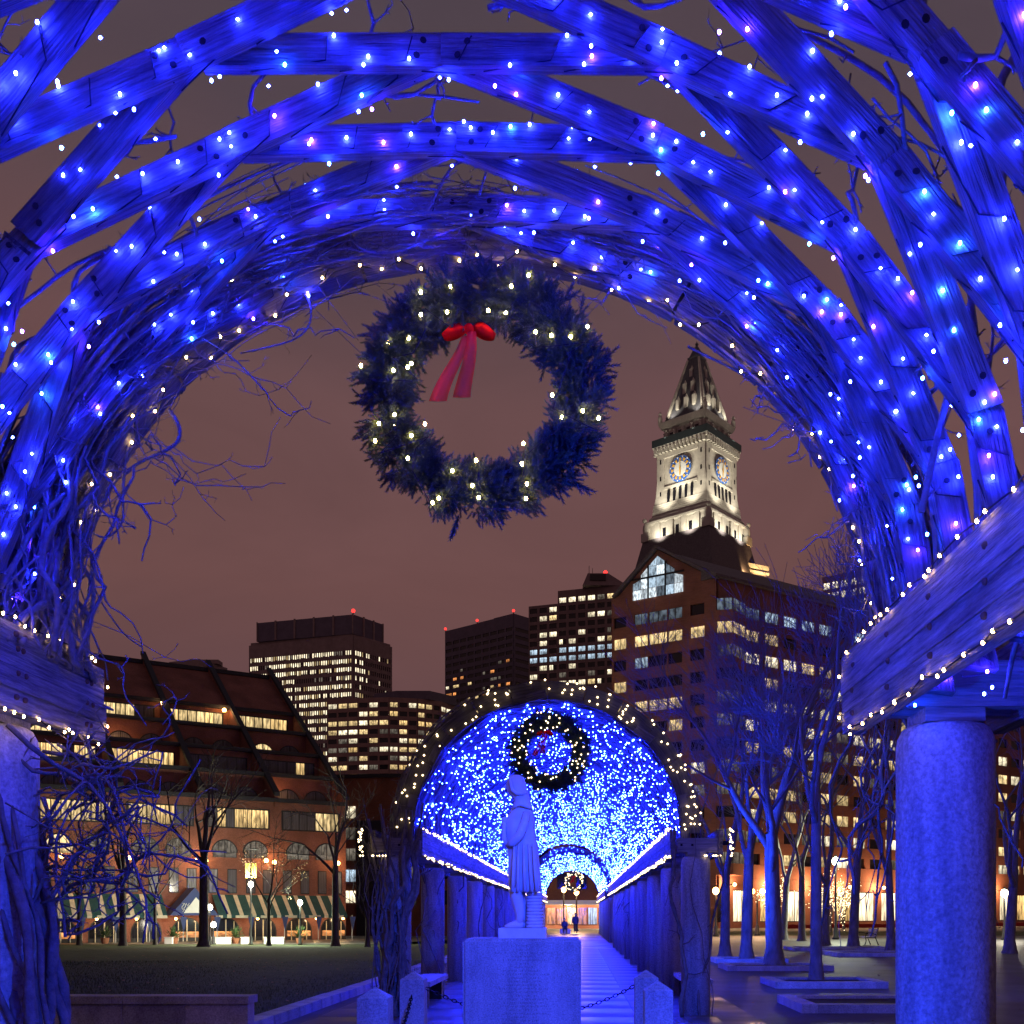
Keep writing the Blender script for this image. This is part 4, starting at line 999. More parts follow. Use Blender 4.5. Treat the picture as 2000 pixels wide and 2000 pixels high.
# ------------------------------------------------------------------ curved mid-rise with wide windows
rg = random.Random(52); Y = 420
t2 = thing('office_block', 'curved brown mid-rise office block with wide yellow lit windows', 'building', (GX(760, Y), Y, -1.5))
pxs = [640, 700, 760, 815, 860, 890, 903]; yy = [1.012, 1.004, 1.0, 1.006, 1.02, 1.045, 1.08]
PT = [(GX(x, Y * q), Y * q) for x, q in zip(pxs, yy)]; zt = GZ(1362, Y); sto = 17.4 * Y / F
b = MB(); poly = [(x, y, -1.6) for x, y in PT] + [(PT[-1][0] - 6, PT[-1][1] + 30, -1.6), (PT[0][0], PT[0][1] + 40, -1.6)]
b.prism(poly, (0, 0, zt + 1.6), 1)
zs = sorted([(zt - 1.9 - sto * k - 1.85, zt - 1.9 - sto * k) for k in range(19)])
tabl = [('win_yel', 3.0), ('win_white', 2.6), ('win_warm', .6), ('glass', 2.6), ('win_dim', 1.2), ('win_blue', .25)]
for s_ in range(len(PT) - 1):
    fc = Fac(PT[s_], PT[s_ + 1]); n = max(1, round(fc.L / 4.0)); w = fc.L / n
    us = [(k * w + .35, (k + 1) * w - .35) for k in range(n)]
    relief(b, fc, us, zs, -1.6, zt, 0, fc.L, .35)
    for r, (z0, z1) in enumerate(zs[5:]):
        for a, c in us:
            k = pick(rg, tabl)
            if k != 'glass': fc.pane(t2, k, a, c, z0 + .05, z1 - .05, -.1)
b.build('wall', [M['conc2'], M['glass']], t2)
b = MB(); b.prism([(GX(725, 425), 430, zt), (GX(775, 425), 424, zt), (GX(840, 425), 424, zt), (GX(885, 425), 436, zt), (GX(860, 425), 450, zt)], (0, 0, 3.4), 0); b.build('roof_plant', M['conc3'], t2)

# ------------------------------------------------------------------ dark tower
rg = random.Random(53); Y = 520
P0, P1, P2 = tower_corner(870, 1003, 1042, Y, 1.06, 1.02)
t3 = thing('office_tower', 'dark purple tower with red beacons and scattered orange lit windows', 'building', (P1[0], P1[1], -1.5))
fa = Fac(P0, P1); fb = Fac(P1, P2); zl = GZ(1228, Y * 1.05); zh = GZ(1198, Y)
b = MB(); slab(b, P0, P1, P2, -1.6, zl, 1)
m0 = Vector((*P0, 0)).lerp(Vector((*P1, 0)), .72); slab(b, (m0.x, m0.y), P1, P2, zl, zh, 0, 0)
m1 = Vector((*P0, 0)).lerp(Vector((*P1, 0)), .48); slab(b, (m1.x, m1.y), (m0.x - .05, m0.y + .05), (m0.x + 9, m0.y + 12), zl, zl + (zh - zl) * .5, 0, 0)
n = 9; w = fa.L / n; us = [(k * w + .5, (k + 1) * w - .5) for k in range(n)]; zs = sorted([(zl - 6 - 3.75 * k - 1.7, zl - 6 - 3.75 * k) for k in range(24)])
relief(b, fa, us, zs, -1.6, zl - .02, 0, fa.L); relief(b, fb, [(1, fb.L - 1)], zs, -1.6, zl - .02, 0, fb.L); b.build('wall', [M['conc3'], M['glass']], t3)
for r, (z0, z1) in enumerate(reversed(zs)):
    full = r in (12, 13)
    for a, c in us:
        if r < 4: continue
        if rg.random() < (.92 if full else .48):
            wd_ = 1 if full else rg.choice((1, .5, .6, .35)); fa.pane(t3, 'win_white' if full else pick(rg, [('win_or', 2), ('win_yel', 1.2), ('win_white', 1), ('win_dim', 1)]), a, a + (c - a) * wd_, z0 + .3, z1 - .1, -.1)
for q, zq in ((P0, zl), (m1, zl + (zh - zl) * .5), (P1, zh)): beacon(t3, (q[0], q[1], zq + 1.3), .7)

# ------------------------------------------------------------------ stepped tower
rg = random.Random(54); Y = 440
P0, P1, P2 = tower_corner(1090, 1222, 1262, Y, 1.02, 1.04)
t4 = thing('apartment_tower', 'stepped brown tower with square white lit windows left of gable building', 'building', (P1[0], P1[1], -1.5))
fa = Fac(P0, P1); zt = GZ(1142, Y); b = MB(); slab(b, P0, P1, P2, -1.6, zt, 1)
Q0, Q1 = (GX(1033, Y * 1.03), Y * 1.03), P0; fq = Fac(Q0, Q1); zq = GZ(1185, Y * 1.03); slab(b, Q0, Q1, (P0[0] + 8, P0[1] + 22), -1.6, zq, 1)
zs = sorted([(zt - 3.0 - 3.46 * k - 2.05, zt - 3.0 - 3.46 * k) for k in range(30)])
n = 7; w = fa.L / n; usa = [(k * w + .55, (k + 1) * w - .55) for k in range(n)]; nq = 3; wq = fq.L / nq; usq = [(k * wq + .55, (k + 1) * wq - .55) for k in range(nq)]
zsq = [z for z in zs if z[1] < zq - 1]
relief(b, fa, usa, zs, -1.6, zt - .02, 0, fa.L); relief(b, fq, usq, zsq, -1.6, zq - .02, 0, fq.L); b.build('wall', [M['conc4'], M['glass']], t4)
for fc, us, zz in ((fa, usa, zs), (fq, usq, zsq)):
    for r, (z0, z1) in enumerate(reversed(zz)):
        if r > 17: continue
        zi = round((zt - 3.0 - z1) / 3.46)
        for a, c in us:
            pr = {0: .97, 6: .97, 7: .97, 5: .6, 1: .25, 3: .15}.get(zi, .5)
            if rg.random() < pr:
                k = 'win_cool' if zi in (6, 7) else pick(rg, [('win_white', 5), ('win_yel', 1.2), ('win_dim', 1)]); wd_ = rg.choice((1, 1, 1, .5)) if zi not in (0, 6, 7) else 1
                fc.pane(t4, k, a, a + (c - a) * wd_, z0 + .05, z1 - .05, -.1)
b = MB(); x0, x1, x2, x3 = GX(1138, Y), GX(1148, Y), GX(1188, Y), GX(1226, Y); zA, zB = zt, GZ(1115, Y)
b.prism([(x0, Y + .5, zA), (x3, Y + 1, zA), (x2, Y + 3, zB), (x1, Y + 3, zB)], (0, 18, 0), 0); b.box(((x1 + x2) / 2, Y + 1.4, (zA + zB) / 2 + .6), (6.5, .6, 2.6), mi=1); b.build('penthouse', [M['conc4'], M['glass']], t4); beacon(t4, (x2 - 1, Y + 6, zB + 1.2), .9)
b = MB(); b.tube([(x1 + .6, Y + 6, zB), (x1 + .6, Y + 6, zB + 4)], .12, 4); b.tube([(x1 + 2, Y + 6, zB), (x1 + 2, Y + 6, zB + 3)], .1, 4); b.build('antenna', M['iron'], t4)

# ------------------------------------------------------------------ small roof behind the hotel and block right of it
b = MB(); Y = 320; x0, x1, x2 = GX(330, Y), GX(398, Y), GX(427, Y); zt = GZ(1293, Y); b.prism([(x0, Y, -1.6), (x1, Y - 4, -1.6), (x2, Y + 8, -1.6), (x1 - 6, Y + 20, -1.6)], (0, 0, zt + 1.6)); b.box((x0 + 10, Y + 4, zt + .6), (8, 4, 1.2)); o = b.build('distant_building', M['conc']); tag(o, 'plain grey block top peeking above the hotel roof', 'building')
rg = random.Random(55); Y = 150
t5 = thing('brick_block', 'brick block between hotel and far pergola with a lit stair column', 'building', (GX(720, Y), Y, -1.5)); P0, P1 = (GX(655, Y * 1.02), Y * 1.02), (GX(1010, Y), Y); fc = Fac(P0, P1)
b = MB(); fc.box(b, 0, fc.L, -1.6, GZ(1515, Y), 0, 14, 0); fc.box(b, 3.3, 7.0, -1.6, GZ(1600, Y), -.6, 0, 1); fc.box(b, 0, fc.L, GZ(1515, Y), GZ(1515, Y) + .5, -.4, 14.2, 1); b.build('wall', [M['brick3'], M['eave']], t5)
for k in range(5):
    fc.pane(t5, ('win_white', 'win_cool', 'win_dim', 'win_dim', 'win_white')[k % 5], 1.2, 3.0, GZ(1735, Y) + k * 3.0 - 2, GZ(1735, Y) + k * 3.0 - .3, -.06)
for k in range(9):
    for j in range(4):
        fc.pane(t5, pick(rg, [('glass', 3), ('win_dim', 1), ('win_or', .5)]), 8 + k * 2.4, 9.4 + k * 2.4, 3 + j * 3.6, 5 + j * 3.6, -.06)

# ------------------------------------------------------------------ hotel
rg = random.Random(56)
hotel = thing('hotel', 'stepped dark brick hotel with raking fins, arched windows and awnings beyond the lawn', 'building', (-38, 112, -1.2))
H = Fac((-51.5, 105), (-26.4, 122)); UL = H.L; U0 = -14; GR = -1.25
b = MB()
def hbox(u0, u1, z0, z1, v0, v1, mi=0): H.box(b, u0, u1, z0, z1, v0, v1, mi)
hbox(U0, UL, GR, 13.9, 0, 30); hbox(U0, UL - .02, 13.9, 17.1, 3.5, 30); hbox(U0, UL - .03, 17.1, 20.3, 8.0, 30); hbox(U0, UL - .04, 20.3, 23.5, 12.3, 30); hbox(U0, UL - .05, 23.5, 26.6, 16.8, 30)
b.prism([H.p(U0, 26.6, 16.8), H.p(U0, 33.2, 26.4), H.p(U0, 26.6, 30)], tuple(H.d * (UL - U0 - .06)))
b.build('wall', M['brick'], hotel)
b = MB()
for z, v in ((13.9, 0), (17.1, 3.5), (20.3, 8.0), (23.5, 12.3), (26.6, 16.8)): hbox(U0, UL, z, z + .42, v - .5, v + .3)
H.box(b, U0, UL, 33.0, 33.5, 25.9, 27.2); b.build('eave', M['eave'], hotel)
fins = [UL - .3 - 8.0 * k for k in range(6)]
for u in fins:
    bb = MB(); pr = [(-.3, 13.4), (-.3, 14.7), (26.8, 34.3), (26.8, 30.0), (3, 13.4)]
    bb.prism([H.p(u, z, v) for v, z in pr], tuple(H.d * .45)); 
    bb.prism([H.p(u - .08, z, v) for v, z in ((-.5, 14.55), (-.5, 14.95), (26.9, 34.75), (26.9, 34.3))], tuple(H.d * .61), 1); bb.build('raking_fin', [M['brick'], M['eave']], hotel)
def strip(u0, z0, z1, v, litp, n=6, w=6.4):
    f = MB(); H.box(f, u0 - .15, u0 + w + .15, z0 - .15, z1 + .15, v - .03, v + .02); wn = f.build('window', M['mull'], hotel); pw_ = w / n; state = None
    for k in range(n):
        if rg.random() < .55 or state is None: state = pick(rg, [('win_warm', litp), ('win_yel', litp), ('glass_h', 2 * (1 - litp) + .01)])
        H.pane(wn, state, u0 + k * pw_ + .05, u0 + (k + 1) * pw_ - .05, z0, z1, v - .05)
def halfround(u, z, r, v, k, full=False):
    f = MB(); n = 14; H_ = [H.p(u + (r + .14) * math.cos(PI * i / n), z + (r + .14) * math.sin(PI * i / n), v) for i in range(n + 1)]; f.prism(H_, tuple(-H.n * .03)); wn = f.build('arched_window', M['mull'], hotel)
    H.arch(wn, k, u, z + .02, r, v - .06)
    if full: H.pane(wn, k, u - r, u + r, z - full, z, v - .06)
    g_ = MB(); H.box(g_, u - .05, u + .05, z - (full or 0), z + r, v - .12, v - .06); g_.build('mullion', M['mull'], wn)
for q in range(6):
    ub = UL - .3 - 8.0 * (q + 1) + .9
    strip(ub + .1, 24.1, 26.0, 16.8, .95 if q < 3 else .8, 6, 6.2); strip(ub + .1, 17.7, 19.5, 8.0, (.25, .5, .8, .9, .7, .7)[q]); strip(ub + .1, 11.0, 12.9, 0, (.25, .6, .5, .9, .75, .6)[q], 7, 6.4)
    for j, du in enumerate((1.6, 4.9)):
        halfround(ub + du + .2, 20.8, 1.25, 12.3, 'win_yel' if rg.random() < .5 else 'glass_h'); halfround(ub + du + .2, 14.4, 1.3, 3.5, 'glass_h' if rg.random() < .8 else 'win_dim')
        halfround(ub + du + .2, 8.25, 1.25, 0, pick(rg, [('win_dim', 3), ('win_yel', .6), ('glass_h', 1)]), .55)
    for du in (.6, 2.6, 4.6, 6.4):
        f = MB(); H.box(f, ub + du - .5, ub + du + .5, 3.9, 6.5, -.03, .02); wn = f.build('window', M['mull'], hotel); H.pane(wn, pick(rg, [('glass_h', 2), ('win_dim', 1.4)]), ub + du - .42, ub + du + .42, 4.0, 6.4, -.05)
    for du in (1.9, 5.9):      # ground floor arches behind the awning
        f = MB(); n = 14; H_ = [H.p(ub + du + 1.5 * math.cos(PI * i / n), -.15 + 1.5 * math.sin(PI * i / n), 0) for i in range(n + 1)] + [H.p(ub + du - 1.5, GR, 0), H.p(ub + du + 1.5, GR, 0)]; f.prism(H_, tuple(-H.n * .03)); wn = f.build('doorway', M['mull'], hotel)
        H.arch(wn, 'glass', ub + du, -.15, 1.38, -.07); H.pane(wn, 'win_or' if rg.random() < .4 else 'glass', ub + du - 1.38, ub + du + 1.38, GR + .5, -.15, -.07)
        g_ = MB(); H.box(g_, ub + du - .06, ub + du + .06, GR, 1.1, -.16, -.08); H.box(g_, ub + du - .9, ub + du - .82, GR, .9, -.16, -.08); H.box(g_, ub + du + .82, ub + du + .9, GR, .9, -.16, -.08); g_.build('mullion', M['aw_cream'], wn)
ALL_LIGHTS = []
def point(name, p, c, w, r=.12):
    d = bpy.data.lights.new(name, 'POINT'); d.color = c; d.energy = w; d.shadow_soft_size = r; o = bpy.data.objects.new(name, d); col.objects.link(o); o.location = p; return o
def spot(name, p, q, c, w, ang, r=.15, blend=.6):
    d = bpy.data.lights.new(name, 'SPOT'); d.color = c; d.energy = w; d.spot_size = ang; d.spot_blend = blend; d.shadow_soft_size = r; o = bpy.data.objects.new(name, d); col.objects.link(o); o.location = p
    o.rotation_euler = (Vector(q) - Vector(p)).to_track_quat('-Z', 'Y').to_euler(); return o
OR = (1, .56, .26)
for px, py, v, w in ((318, 1373, 16.8, 160), (438, 1387, 16.8, 160), (225, 1450, 12.3, 260), (533, 1560, 3.5, 260), (255, 1675, 0, 300), (385, 1680, 0, 300), (402, 1681, 0, 200), (520, 1681, 0, 300), (536, 1684, 0, 200), (660, 1686, 0, 300), (120, 1672, 0, 300)):
    u = H.u_at(px, v - .9); z = H.z_at(px, py, v - .9); p = H.p(u, z, v - .9)
    f = MB(); f.bar(H.p(u, z - .3, v - .02), H.p(u, z - .3, v - .9), .08, .08); f.lathe([(.05, -.35), (.12, -.22), (.05, -.2)], 8, p); f.ball(p, .24, 10, 8, 1); f.build('wall_lamp', [M['iron'], M['lamp_orange']], hotel); lt = point('wall_lamp_light', p - H.n * .3, OR, w * .6, .25); adopt(lt, hotel); lt.location = p - H.n * .35
# awnings, stripe by stripe
def awning(label, ua, ub_, kinds, w, ztop=3.7, zlow=1.55, out=2.6):
    t = thing('awning', label, 'awning', H.p((ua + ub_) / 2, zlow, -out)); n = int((ub_ - ua) / w)
    for k in range(n):
        a, c = ua + k * w, ua + (k + 1) * w - .004; m = M[kinds[k % len(kinds)]]
        bb = MB(); A = [H.p(a, ztop, -.1), H.p(c, ztop, -.1), H.p(c, zlow, -out), H.p(a, zlow, -out)]; bb.prism(A, (0, 0, .035)); bb.build('stripe', m, t)
        bb = MB(); bb.box(H.p((a + c) / 2, zlow - .14, -out), (c - a, .03, .28), H.rz); bb.build('valance', m if k % 2 else M['aw_cream'], t)
    return t
uA = H.u_at(330, -2.6); uB = H.u_at(425, -2.6)
awning('green and cream striped awning along hotel front left of the blue canopy', -6.0, uA - .1, ['aw_green', 'aw_green', 'aw_cream'], .44)
awning('green and cream striped awning along hotel front right of the blue canopy', uB + .1, UL - .6, ['aw_green', 'aw_green', 'aw_cream'], .44)
t = thing('canopy', 'blue gabled entrance canopy with white scrawled emblem on the hotel front', 'awning', H.p((uA + uB) / 2, 1.5, -3))
um = (uA + uB) / 2; bb = MB(); bb.prism([H.p(uA, 1.55, -.1), H.p(um, 4.4, -.1), H.p(uB, 1.55, -.1)], tuple(-H.n * 3.0)); bb.build('roof', M['aw_blue'], t)
bb = MB(); bb.prism([H.p(um - 1.1, 1.8, -3.12), H.p(um + .1, 3.4, -3.12), H.p(uB - .8, 1.8, -3.12)], tuple(-H.n * .03)); bb.build('gable_panel', M['white'], t)
bb = MB(); 
for k in range(5): bb.tube([H.p(uA + 1.2 + k * .22 + .12 * math.sin(j * 1.9 + k), 1.9 + .18 * j, -3.16) for j in range(6)], .03, 4)
bb.build('emblem', M['white'], t)
for k, px in enumerate((190, 268, 345, 400, 505, 560, 620, 672)):     # lamps tucked under the awnings
    u = H.u_at(px, -2.0); p = H.p(u, 1.2, -1.7); bb = MB(); bb.ball(p, .14, 8, 6); bb.bar(p, p + Vector((0, 0, .5)), .04, .04, 1); bb.build('awning_lamp', [M['lamp_orange'], M['iron']], hotel); lt = point('awning_lamp_light', p, (1, .62, .3), 110, .15); adopt(lt, hotel); lt.location = p + Vector((0, 0, -.2))
for k in range(9):
    bb = MB(); px = 160 + k * 66; u = H.u_at(px, -2.6); q = H.p(u, GR, -2.55); bb.bar(q, q + Vector((0, 0, 2.8)), .07, .07)
    bb.prism([H.p(u - .35, 1.4, -2.75), H.p(u + .35, 1.4, -2.75), H.p(u, -.2, -2.75)], tuple(-H.n * .02), 1); bb.build('awning_post', [M['white'], M['aw_blue']], hotel)
# planters and terrace clutter
for k, (px, lb) in enumerate(((460, 'potted palm shrub beside the blue canopy on hotel terrace'), (340, 'leafy pot plant left of the blue canopy on hotel terrace'), (585, 'clipped pot plant under right striped awning'), (205, 'pot plant under left striped awning'))):
    Yp = 103.5; x = GX(px, Yp); t = thing('potted_plant', lb, 'plant', (x, Yp, -1.16)); bb = MB(); bb.lathe([(.28, 0), (.4, .5), (.43, .55), (.36, .55)], 12, (x, Yp, -1.16)); bb.build('pot', M['planter'], t)
    bb = MB()
    for j in range(120):
        a = rg.uniform(0, 6.28); e = rg.uniform(.2, 1.4); d = Vector((math.cos(a) * math.cos(e), math.sin(a) * math.cos(e), math.sin(e))); p = Vector((x, Yp, -.6)) + d * rg.uniform(.1, .9); w_ = Vector((-math.sin(a), math.cos(a), .3)) * .06
        bb.add([tuple(p - w_), tuple(p + w_), tuple(p + d * .45)], [(0, 1, 2)])
    bb.build('leaf', M['leaf'], t, kind='stuff')
Yp = 102.5
for px, w in ((330, .7), (430, 2.0), (480, .8), (535, 1.8)): bb = MB(); bb.box((GX(px, Yp), Yp, -.86), (w, .4, .6)); bb.box((GX(px, Yp), Yp, -.53), (w + .1, .5, .05)); bb.build('terrace_counter', M['white'], hotel)

# ------------------------------------------------------------------ gable brick building on the right with lit shop floor
rg = random.Random(57)
gab = thing('brick_building', 'big red brick office building with glazed gable and lit window bands', 'building', (16.5, 128, 0))
A = Fac((GX(1197, 136), 136), (16.5, 128)); Bf = Fac((16.5, 128), (80, 174)); ev = 41.6
b = MB(); P3 = A.p(0, 0, 0); 
b.prism([(A.a.x, A.a.y, -.3), (16.5, 128, -.3), (80, 174, -.3), (70, 200, -.3), (A.a.x + 14, A.a.y + 20, -.3)], (0, 0, ev + .3), 1)
zr = [GZ(1192, 132) - 2.72 * k for k in range(15)]; zs = sorted([(z - 1.35, z) for z in zr])
usA = [(.3, 2.1), (3.3, 5.2), (5.35, 7.9), (8.05, 10.0), (11.1, 13.0)]; usB = [(1.2 + k * 3.3, 3.6 + k * 3.3) for k in range(22)]
relief(b, A, usA, zs, -.3, ev, 0, A.L, .3); relief(b, Bf, usB, [z for z in zs if z[0] > 6], 6, ev, 0, Bf.L, .3)
A.box(b, 0, A.L, -.3, 3.4, -.3, 0, 0); b.build('wall', [M['brick2'], M['glass']], gab)
for r, (z0, z1) in enumerate(reversed(zs)):
    for j, (a, c) in enumerate(usA):
        k = None
        if r == 0: k = 'win_dimcool' if 0 < j < 4 else None
        elif r == 1: k = 'win_yel'
        elif r in (2, 3): k = {0: 'win_yel' if r == 3 else None, 1: 'win_cool' if r == 2 else None}.get(j)
        elif r == 4: k = 'win_yel' if j < 4 else None
        elif rg.random() < .5: k = pick(rg, [('win_yel', 2), ('win_white', 1), ('win_dim', 1)])
        if k: A.pane(gab, k, a, c, z0 + .03, z1 - .03, -.08)
    for j, (a, c) in enumerate(usB):
        if z0 < 6: continue
        k = None
        if r == 0: k = 'win_dimcool' if j < 2 else ('win_cool' if rg.random() < .75 else None)
        elif r == 1: k = 'win_yel' if j < 3 else None
        elif rg.random() < .62: k = pick(rg, [('win_yel', 2), ('win_white', 2), ('win_dim', 1)])
        if k: Bf.pane(gab, k, a, c, z0 + .03, z1 - .03, -.08)
b = MB(); pk = 6.7; zp = 46.4        # glazed gable
b.prism([A.p(1.0, ev, -.32), A.p(pk, zp, -.32), A.p(A.L - .2, ev, -.32)], tuple(A.n * 14), 0)
for q0, q1 in (((.4, ev - .1), (pk, zp + .3)), ((pk, zp + .3), (A.L + .4, ev - .1))):
    b.bar(A.p(q0[0], q0[1], -.6), A.p(q1[0], q1[1], -.6), .5, .35, 1)
    b.prism([A.p(q0[0], q0[1] + .1, -.5), A.p(q1[0], q1[1] + .1, -.5), A.p(q1[0], q1[1] + .1, 14), A.p(q0[0], q0[1] + .1, 14)], (0, 0, .15), 1)
b.build('gable', [M['brick2'], M['slate']], gab)
def gz(u): return ev + (zp - ev) * (1 - abs(u - pk) / (pk - 1.0)) - .75
def gpoly(u0, u1, z0, z1):
    pts = [(u0, z0), (u1, z0), (u1, min(z1, gz(u1)))]
    if u0 < pk < u1 and z1 > gz(pk): pts.append((pk, gz(pk)))
    pts.append((u0, min(z1, gz(u0))))
    bb = MB(); bb.prism([A.p(u, z, -.40) for u, z in pts], tuple(-A.n * .04)); bb.build('gable_pane', M[rg.choice(('gable_a', 'gable_a', 'gable_b', 'gable_c'))], gab)
for u0, u1 in ((3.2, 4.3), (4.36, 5.3), (5.5, 6.5), (6.56, 7.7), (7.9, 9.0), (9.06, 10.2)):
    gpoly(u0, u1, ev - .9, ev + .25); gpoly(u0, u1, ev + .31, ev + 1.5); gpoly(u0, u1, ev + 1.75, ev + 2.9) if min(gz(u0), gz(u1)) > ev + 1.8 else None
    if min(gz(u0), gz(u1)) > ev + 3.0: gpoly(u0, u1, ev + 2.96, 60)
bb = MB()
for u in (5.4, 7.8): A.box(bb, u - .1, u + .1, ev - .95, gz(u) + .1, -.55, -.4)
A.box(bb, 3.1, 10.3, ev + 1.52, ev + 1.72, -.53, -.4); bb.build('gable_bars', M['mull'], gab)
b = MB(); b.prism([Bf.p(-1, ev, -.9), Bf.p(-1, ev + .3, -.9), Bf.p(-1, ev + 5.2, 8), Bf.p(-1, ev, 16)], tuple(Bf.d * (Bf.L + 1))); b.build('roof', M['slate'], gab)
# corner bay
b = MB(); cb = Vector((16.5, 128, 0)); 
for r, (z0, z1) in enumerate(reversed(zs)):
    if z0 < 5: continue
    b.prism([(16.2, 127.0, z0 - 1.4), (18.2, 126.6, z0 - 1.4), (20.2, 129.6, z0 - 1.4), (17.0, 130, z0 - 1.4)], (0, 0, 1.38))
    f1 = Fac((16.25, 127.05), (18.2, 126.66)); f2 = Fac((18.2, 126.66), (20.1, 129.5)); k = {0: 'win_dimcool', 1: 'win_yel'}.get(r, 'win_dim' if r % 3 else 'glass')
    f1.pane(gab, k, .1, f1.L - .1, z0, z1, .02); f2.pane(gab, k, .1, f2.L - .1, z0, z1, .02)
b.build('corner_bay', M['brick2'], gab)
# shop floor with bright windows, lamps on the wall
b = MB(); Bf.box(b, 0, Bf.L, 4.6, 6, -.35, 0, 0)
for k in range(16): Bf.box(b, 1.0 + k * 4.6, 2.3 + k * 4.6, -.3, 4.6, -.35, 0, 0)
Bf.box(b, 0, Bf.L, -.3, .7, -.3, 0, 0); b.build('shop_wall', M['brick2'], gab)
for k in range(15):
    u0 = 2.4 + k * 4.6; kk = 'shop_bright' if k % 3 != 1 else 'win_shop'
    for j in range(2): Bf.pane(gab, kk, u0 + j * 1.6, u0 + j * 1.6 + 1.5, .8, 4.5, -.1)
for k in range(9):
    u = 1.6 + k * 6.9; p = Bf.p(u, 5.2, -1.3); bb = MB(); bb.ball(p, .22, 8, 6); bb.bar(p, Bf.p(u, 5.2, 0), .06, .06, 1); bb.build('wall_lamp', [M['lamp_orange'], M['iron']], gab); lt = point('shop_lamp_light', p, OR, 1000, .25); adopt(lt, gab); lt.location = p + Vector((-.5, -.8, 0))
b = MB(); Bf.box(b, 0, Bf.L, .02, .5, -9, -8.6, 0); o = b.build('low_red_barrier', mat('red_barrier', (.5, .03, .02), .6)); tag(o, 'low red barrier along the lit shop terrace at right', 'barrier')

# ------------------------------------------------------------------ far right building and clock tower
rg = random.Random(58); Y = 360
P0, P1 = (GX(1607, Y * 1.0), Y), (GX(1860, Y * .93), Y * .93); fc = Fac(P0, P1); zt = GZ(1128, Y)
t6 = thing('office_block', 'office block with bright square windows above the gable building roof at right', 'building', (P0[0], P0[1], -1.5)); b = MB(); fc.box(b, 0, fc.L, -1.6, zt, 0, 20, 1); n = 14; w = fc.L / n; us = [(k * w + .4, (k + 1) * w - .5) for k in range(n)]; zs = sorted([(zt - 2.2 - 3.5 * k - 2.2, zt - 2.2 - 3.5 * k) for k in range(12)])
relief(b, fc, us, zs, -1.6, zt, 0, fc.L, .3); b.build('wall', [M['conc2'], M['glass']], t6)
for r, (z0, z1) in enumerate(reversed(zs)):
    for a, c in us:
        if rg.random() < (.98 if r == 0 else .8 if r == 1 else .3): fc.pane(t6, 'win_white', a, c, z0 + .05, z1 - .05, -.1)

ct = thing('clock_tower', 'floodlit limestone clock tower with blue and gold dials and pointed spire', 'tower', (GX(1362, 290), 290, -1.5))
TC = Vector((GX(1361, 282), 282, 0)); PHI = math.radians(39)
TS = F / 282.0
def tz(y): return EYE + (HY - y) / TS
def tower_part(name, mb, m, smooth=False): return link(name, mb.mesh(name, m, smooth), ct, loc=TC, rot=(0, 0, -PHI))
def sq(prof, b, mi=0): b.loft([[(-w / 2, -w / 2, z), (w / 2, -w / 2, z), (w / 2, w / 2, z), (-w / 2, w / 2, z)] for w, z in prof], mi)
b = MB(); sq([(28, 40), (25.5, 86), (20.2, tz(1062))], b); tower_part('mansard_roof', b, M['slate'])
b = MB(); sq([(44, -1.6), (44, 60), (32, 60.2)], b); tower_part('base_block', b, M['conc4'])
b = MB(); sq([(18.4, tz(1064)), (18.4, tz(1032)), (19.3, tz(1030)), (19.3, tz(1026)), (18, tz(1024)), (18, tz(1018)), (16.9, tz(1016))], b); 
for s_ in (-1, 1):
    for q in (-6, -2, 2, 6):
        b.box((q, s_ * 9.3, tz(1048)), (1.6, .5, 5.0)); b.box((s_ * 9.3, q, tz(1048)), (.5, 1.6, 5.0))
        b.box((q + 2, s_ * 9.21, tz(1052)), (1.0, .06, 2.4), mi=1); b.box((s_ * 9.21, q + 2, tz(1052)), (.06, 1.0, 2.4), mi=1)
tower_part('arcade_stage', b, [M['limestone'], M['glass']])
for sx_ in (-1, 1):       # eagles at the corners
    for sy_ in (-1, 1):
        b = MB(); b.ball((sx_ * 9.4, sy_ * 9.4, tz(1040)), 1.1, 8, 6, sc_=(1, 1, 1.9)); b.ball((sx_ * 9.8, sy_ * 9.8, tz(1022)), .6, 8, 6); b.box((sx_ * 9.3, sy_ * 9.3, tz(1056)), (2.4, 2.4, 2.2)); tower_part('corner_eagle', b, M['limestone'])
b = MB(); sq([(16.7, tz(1016)), (16.3, tz(1000)), (15.4, tz(975)), (14.8, tz(940)), (14.6, tz(893))], b)
hw = 7.42
for s_ in (-1, 1):
    for q in (-1, 1):     # corner piers standing proud, recessed panel between
        b.box((q * 6.2, s_ * hw, (tz(893) + tz(985)) / 2), (2.2, .5, tz(893) - tz(985))); b.box((s_ * hw, q * 6.2, (tz(893) + tz(985)) / 2), (.5, 2.2, tz(893) - tz(985)))
        for zz in (910, 942, 972): b.box((q * 6.2, s_ * (hw + .25), tz(zz)), (.45, .1, 1.1), mi=1); b.box((s_ * (hw + .25), q * 6.2, tz(zz)), (.1, .45, 1.1), mi=1)
    b.box((0, s_ * (hw + .05), tz(899)), (10.6, .55, 1.4)); b.box((s_ * (hw + .05), 0, tz(899)), (.55, 10.6, 1.4))
    b.box((0, s_ * (hw + .15), tz(963)), (10.2, .7, .7)); b.box((s_ * (hw + .15), 0, tz(963)), (.7, 10.2, .7))
    for k in range(5):
        q = -3.6 + 1.8 * k
        b.box((q, s_ * (hw + .35), tz(984)), (.75, .5, 3.0), mi=1); b.box((s_ * (hw + .35), q, tz(984)), (.5, .75, 3.0), mi=1)
        b.box((q, s_ * (hw + .32), tz(970)), (.6, .5, .75), mi=1); b.box((s_ * (hw + .32), q, tz(970)), (.5, .6, .75), mi=1)
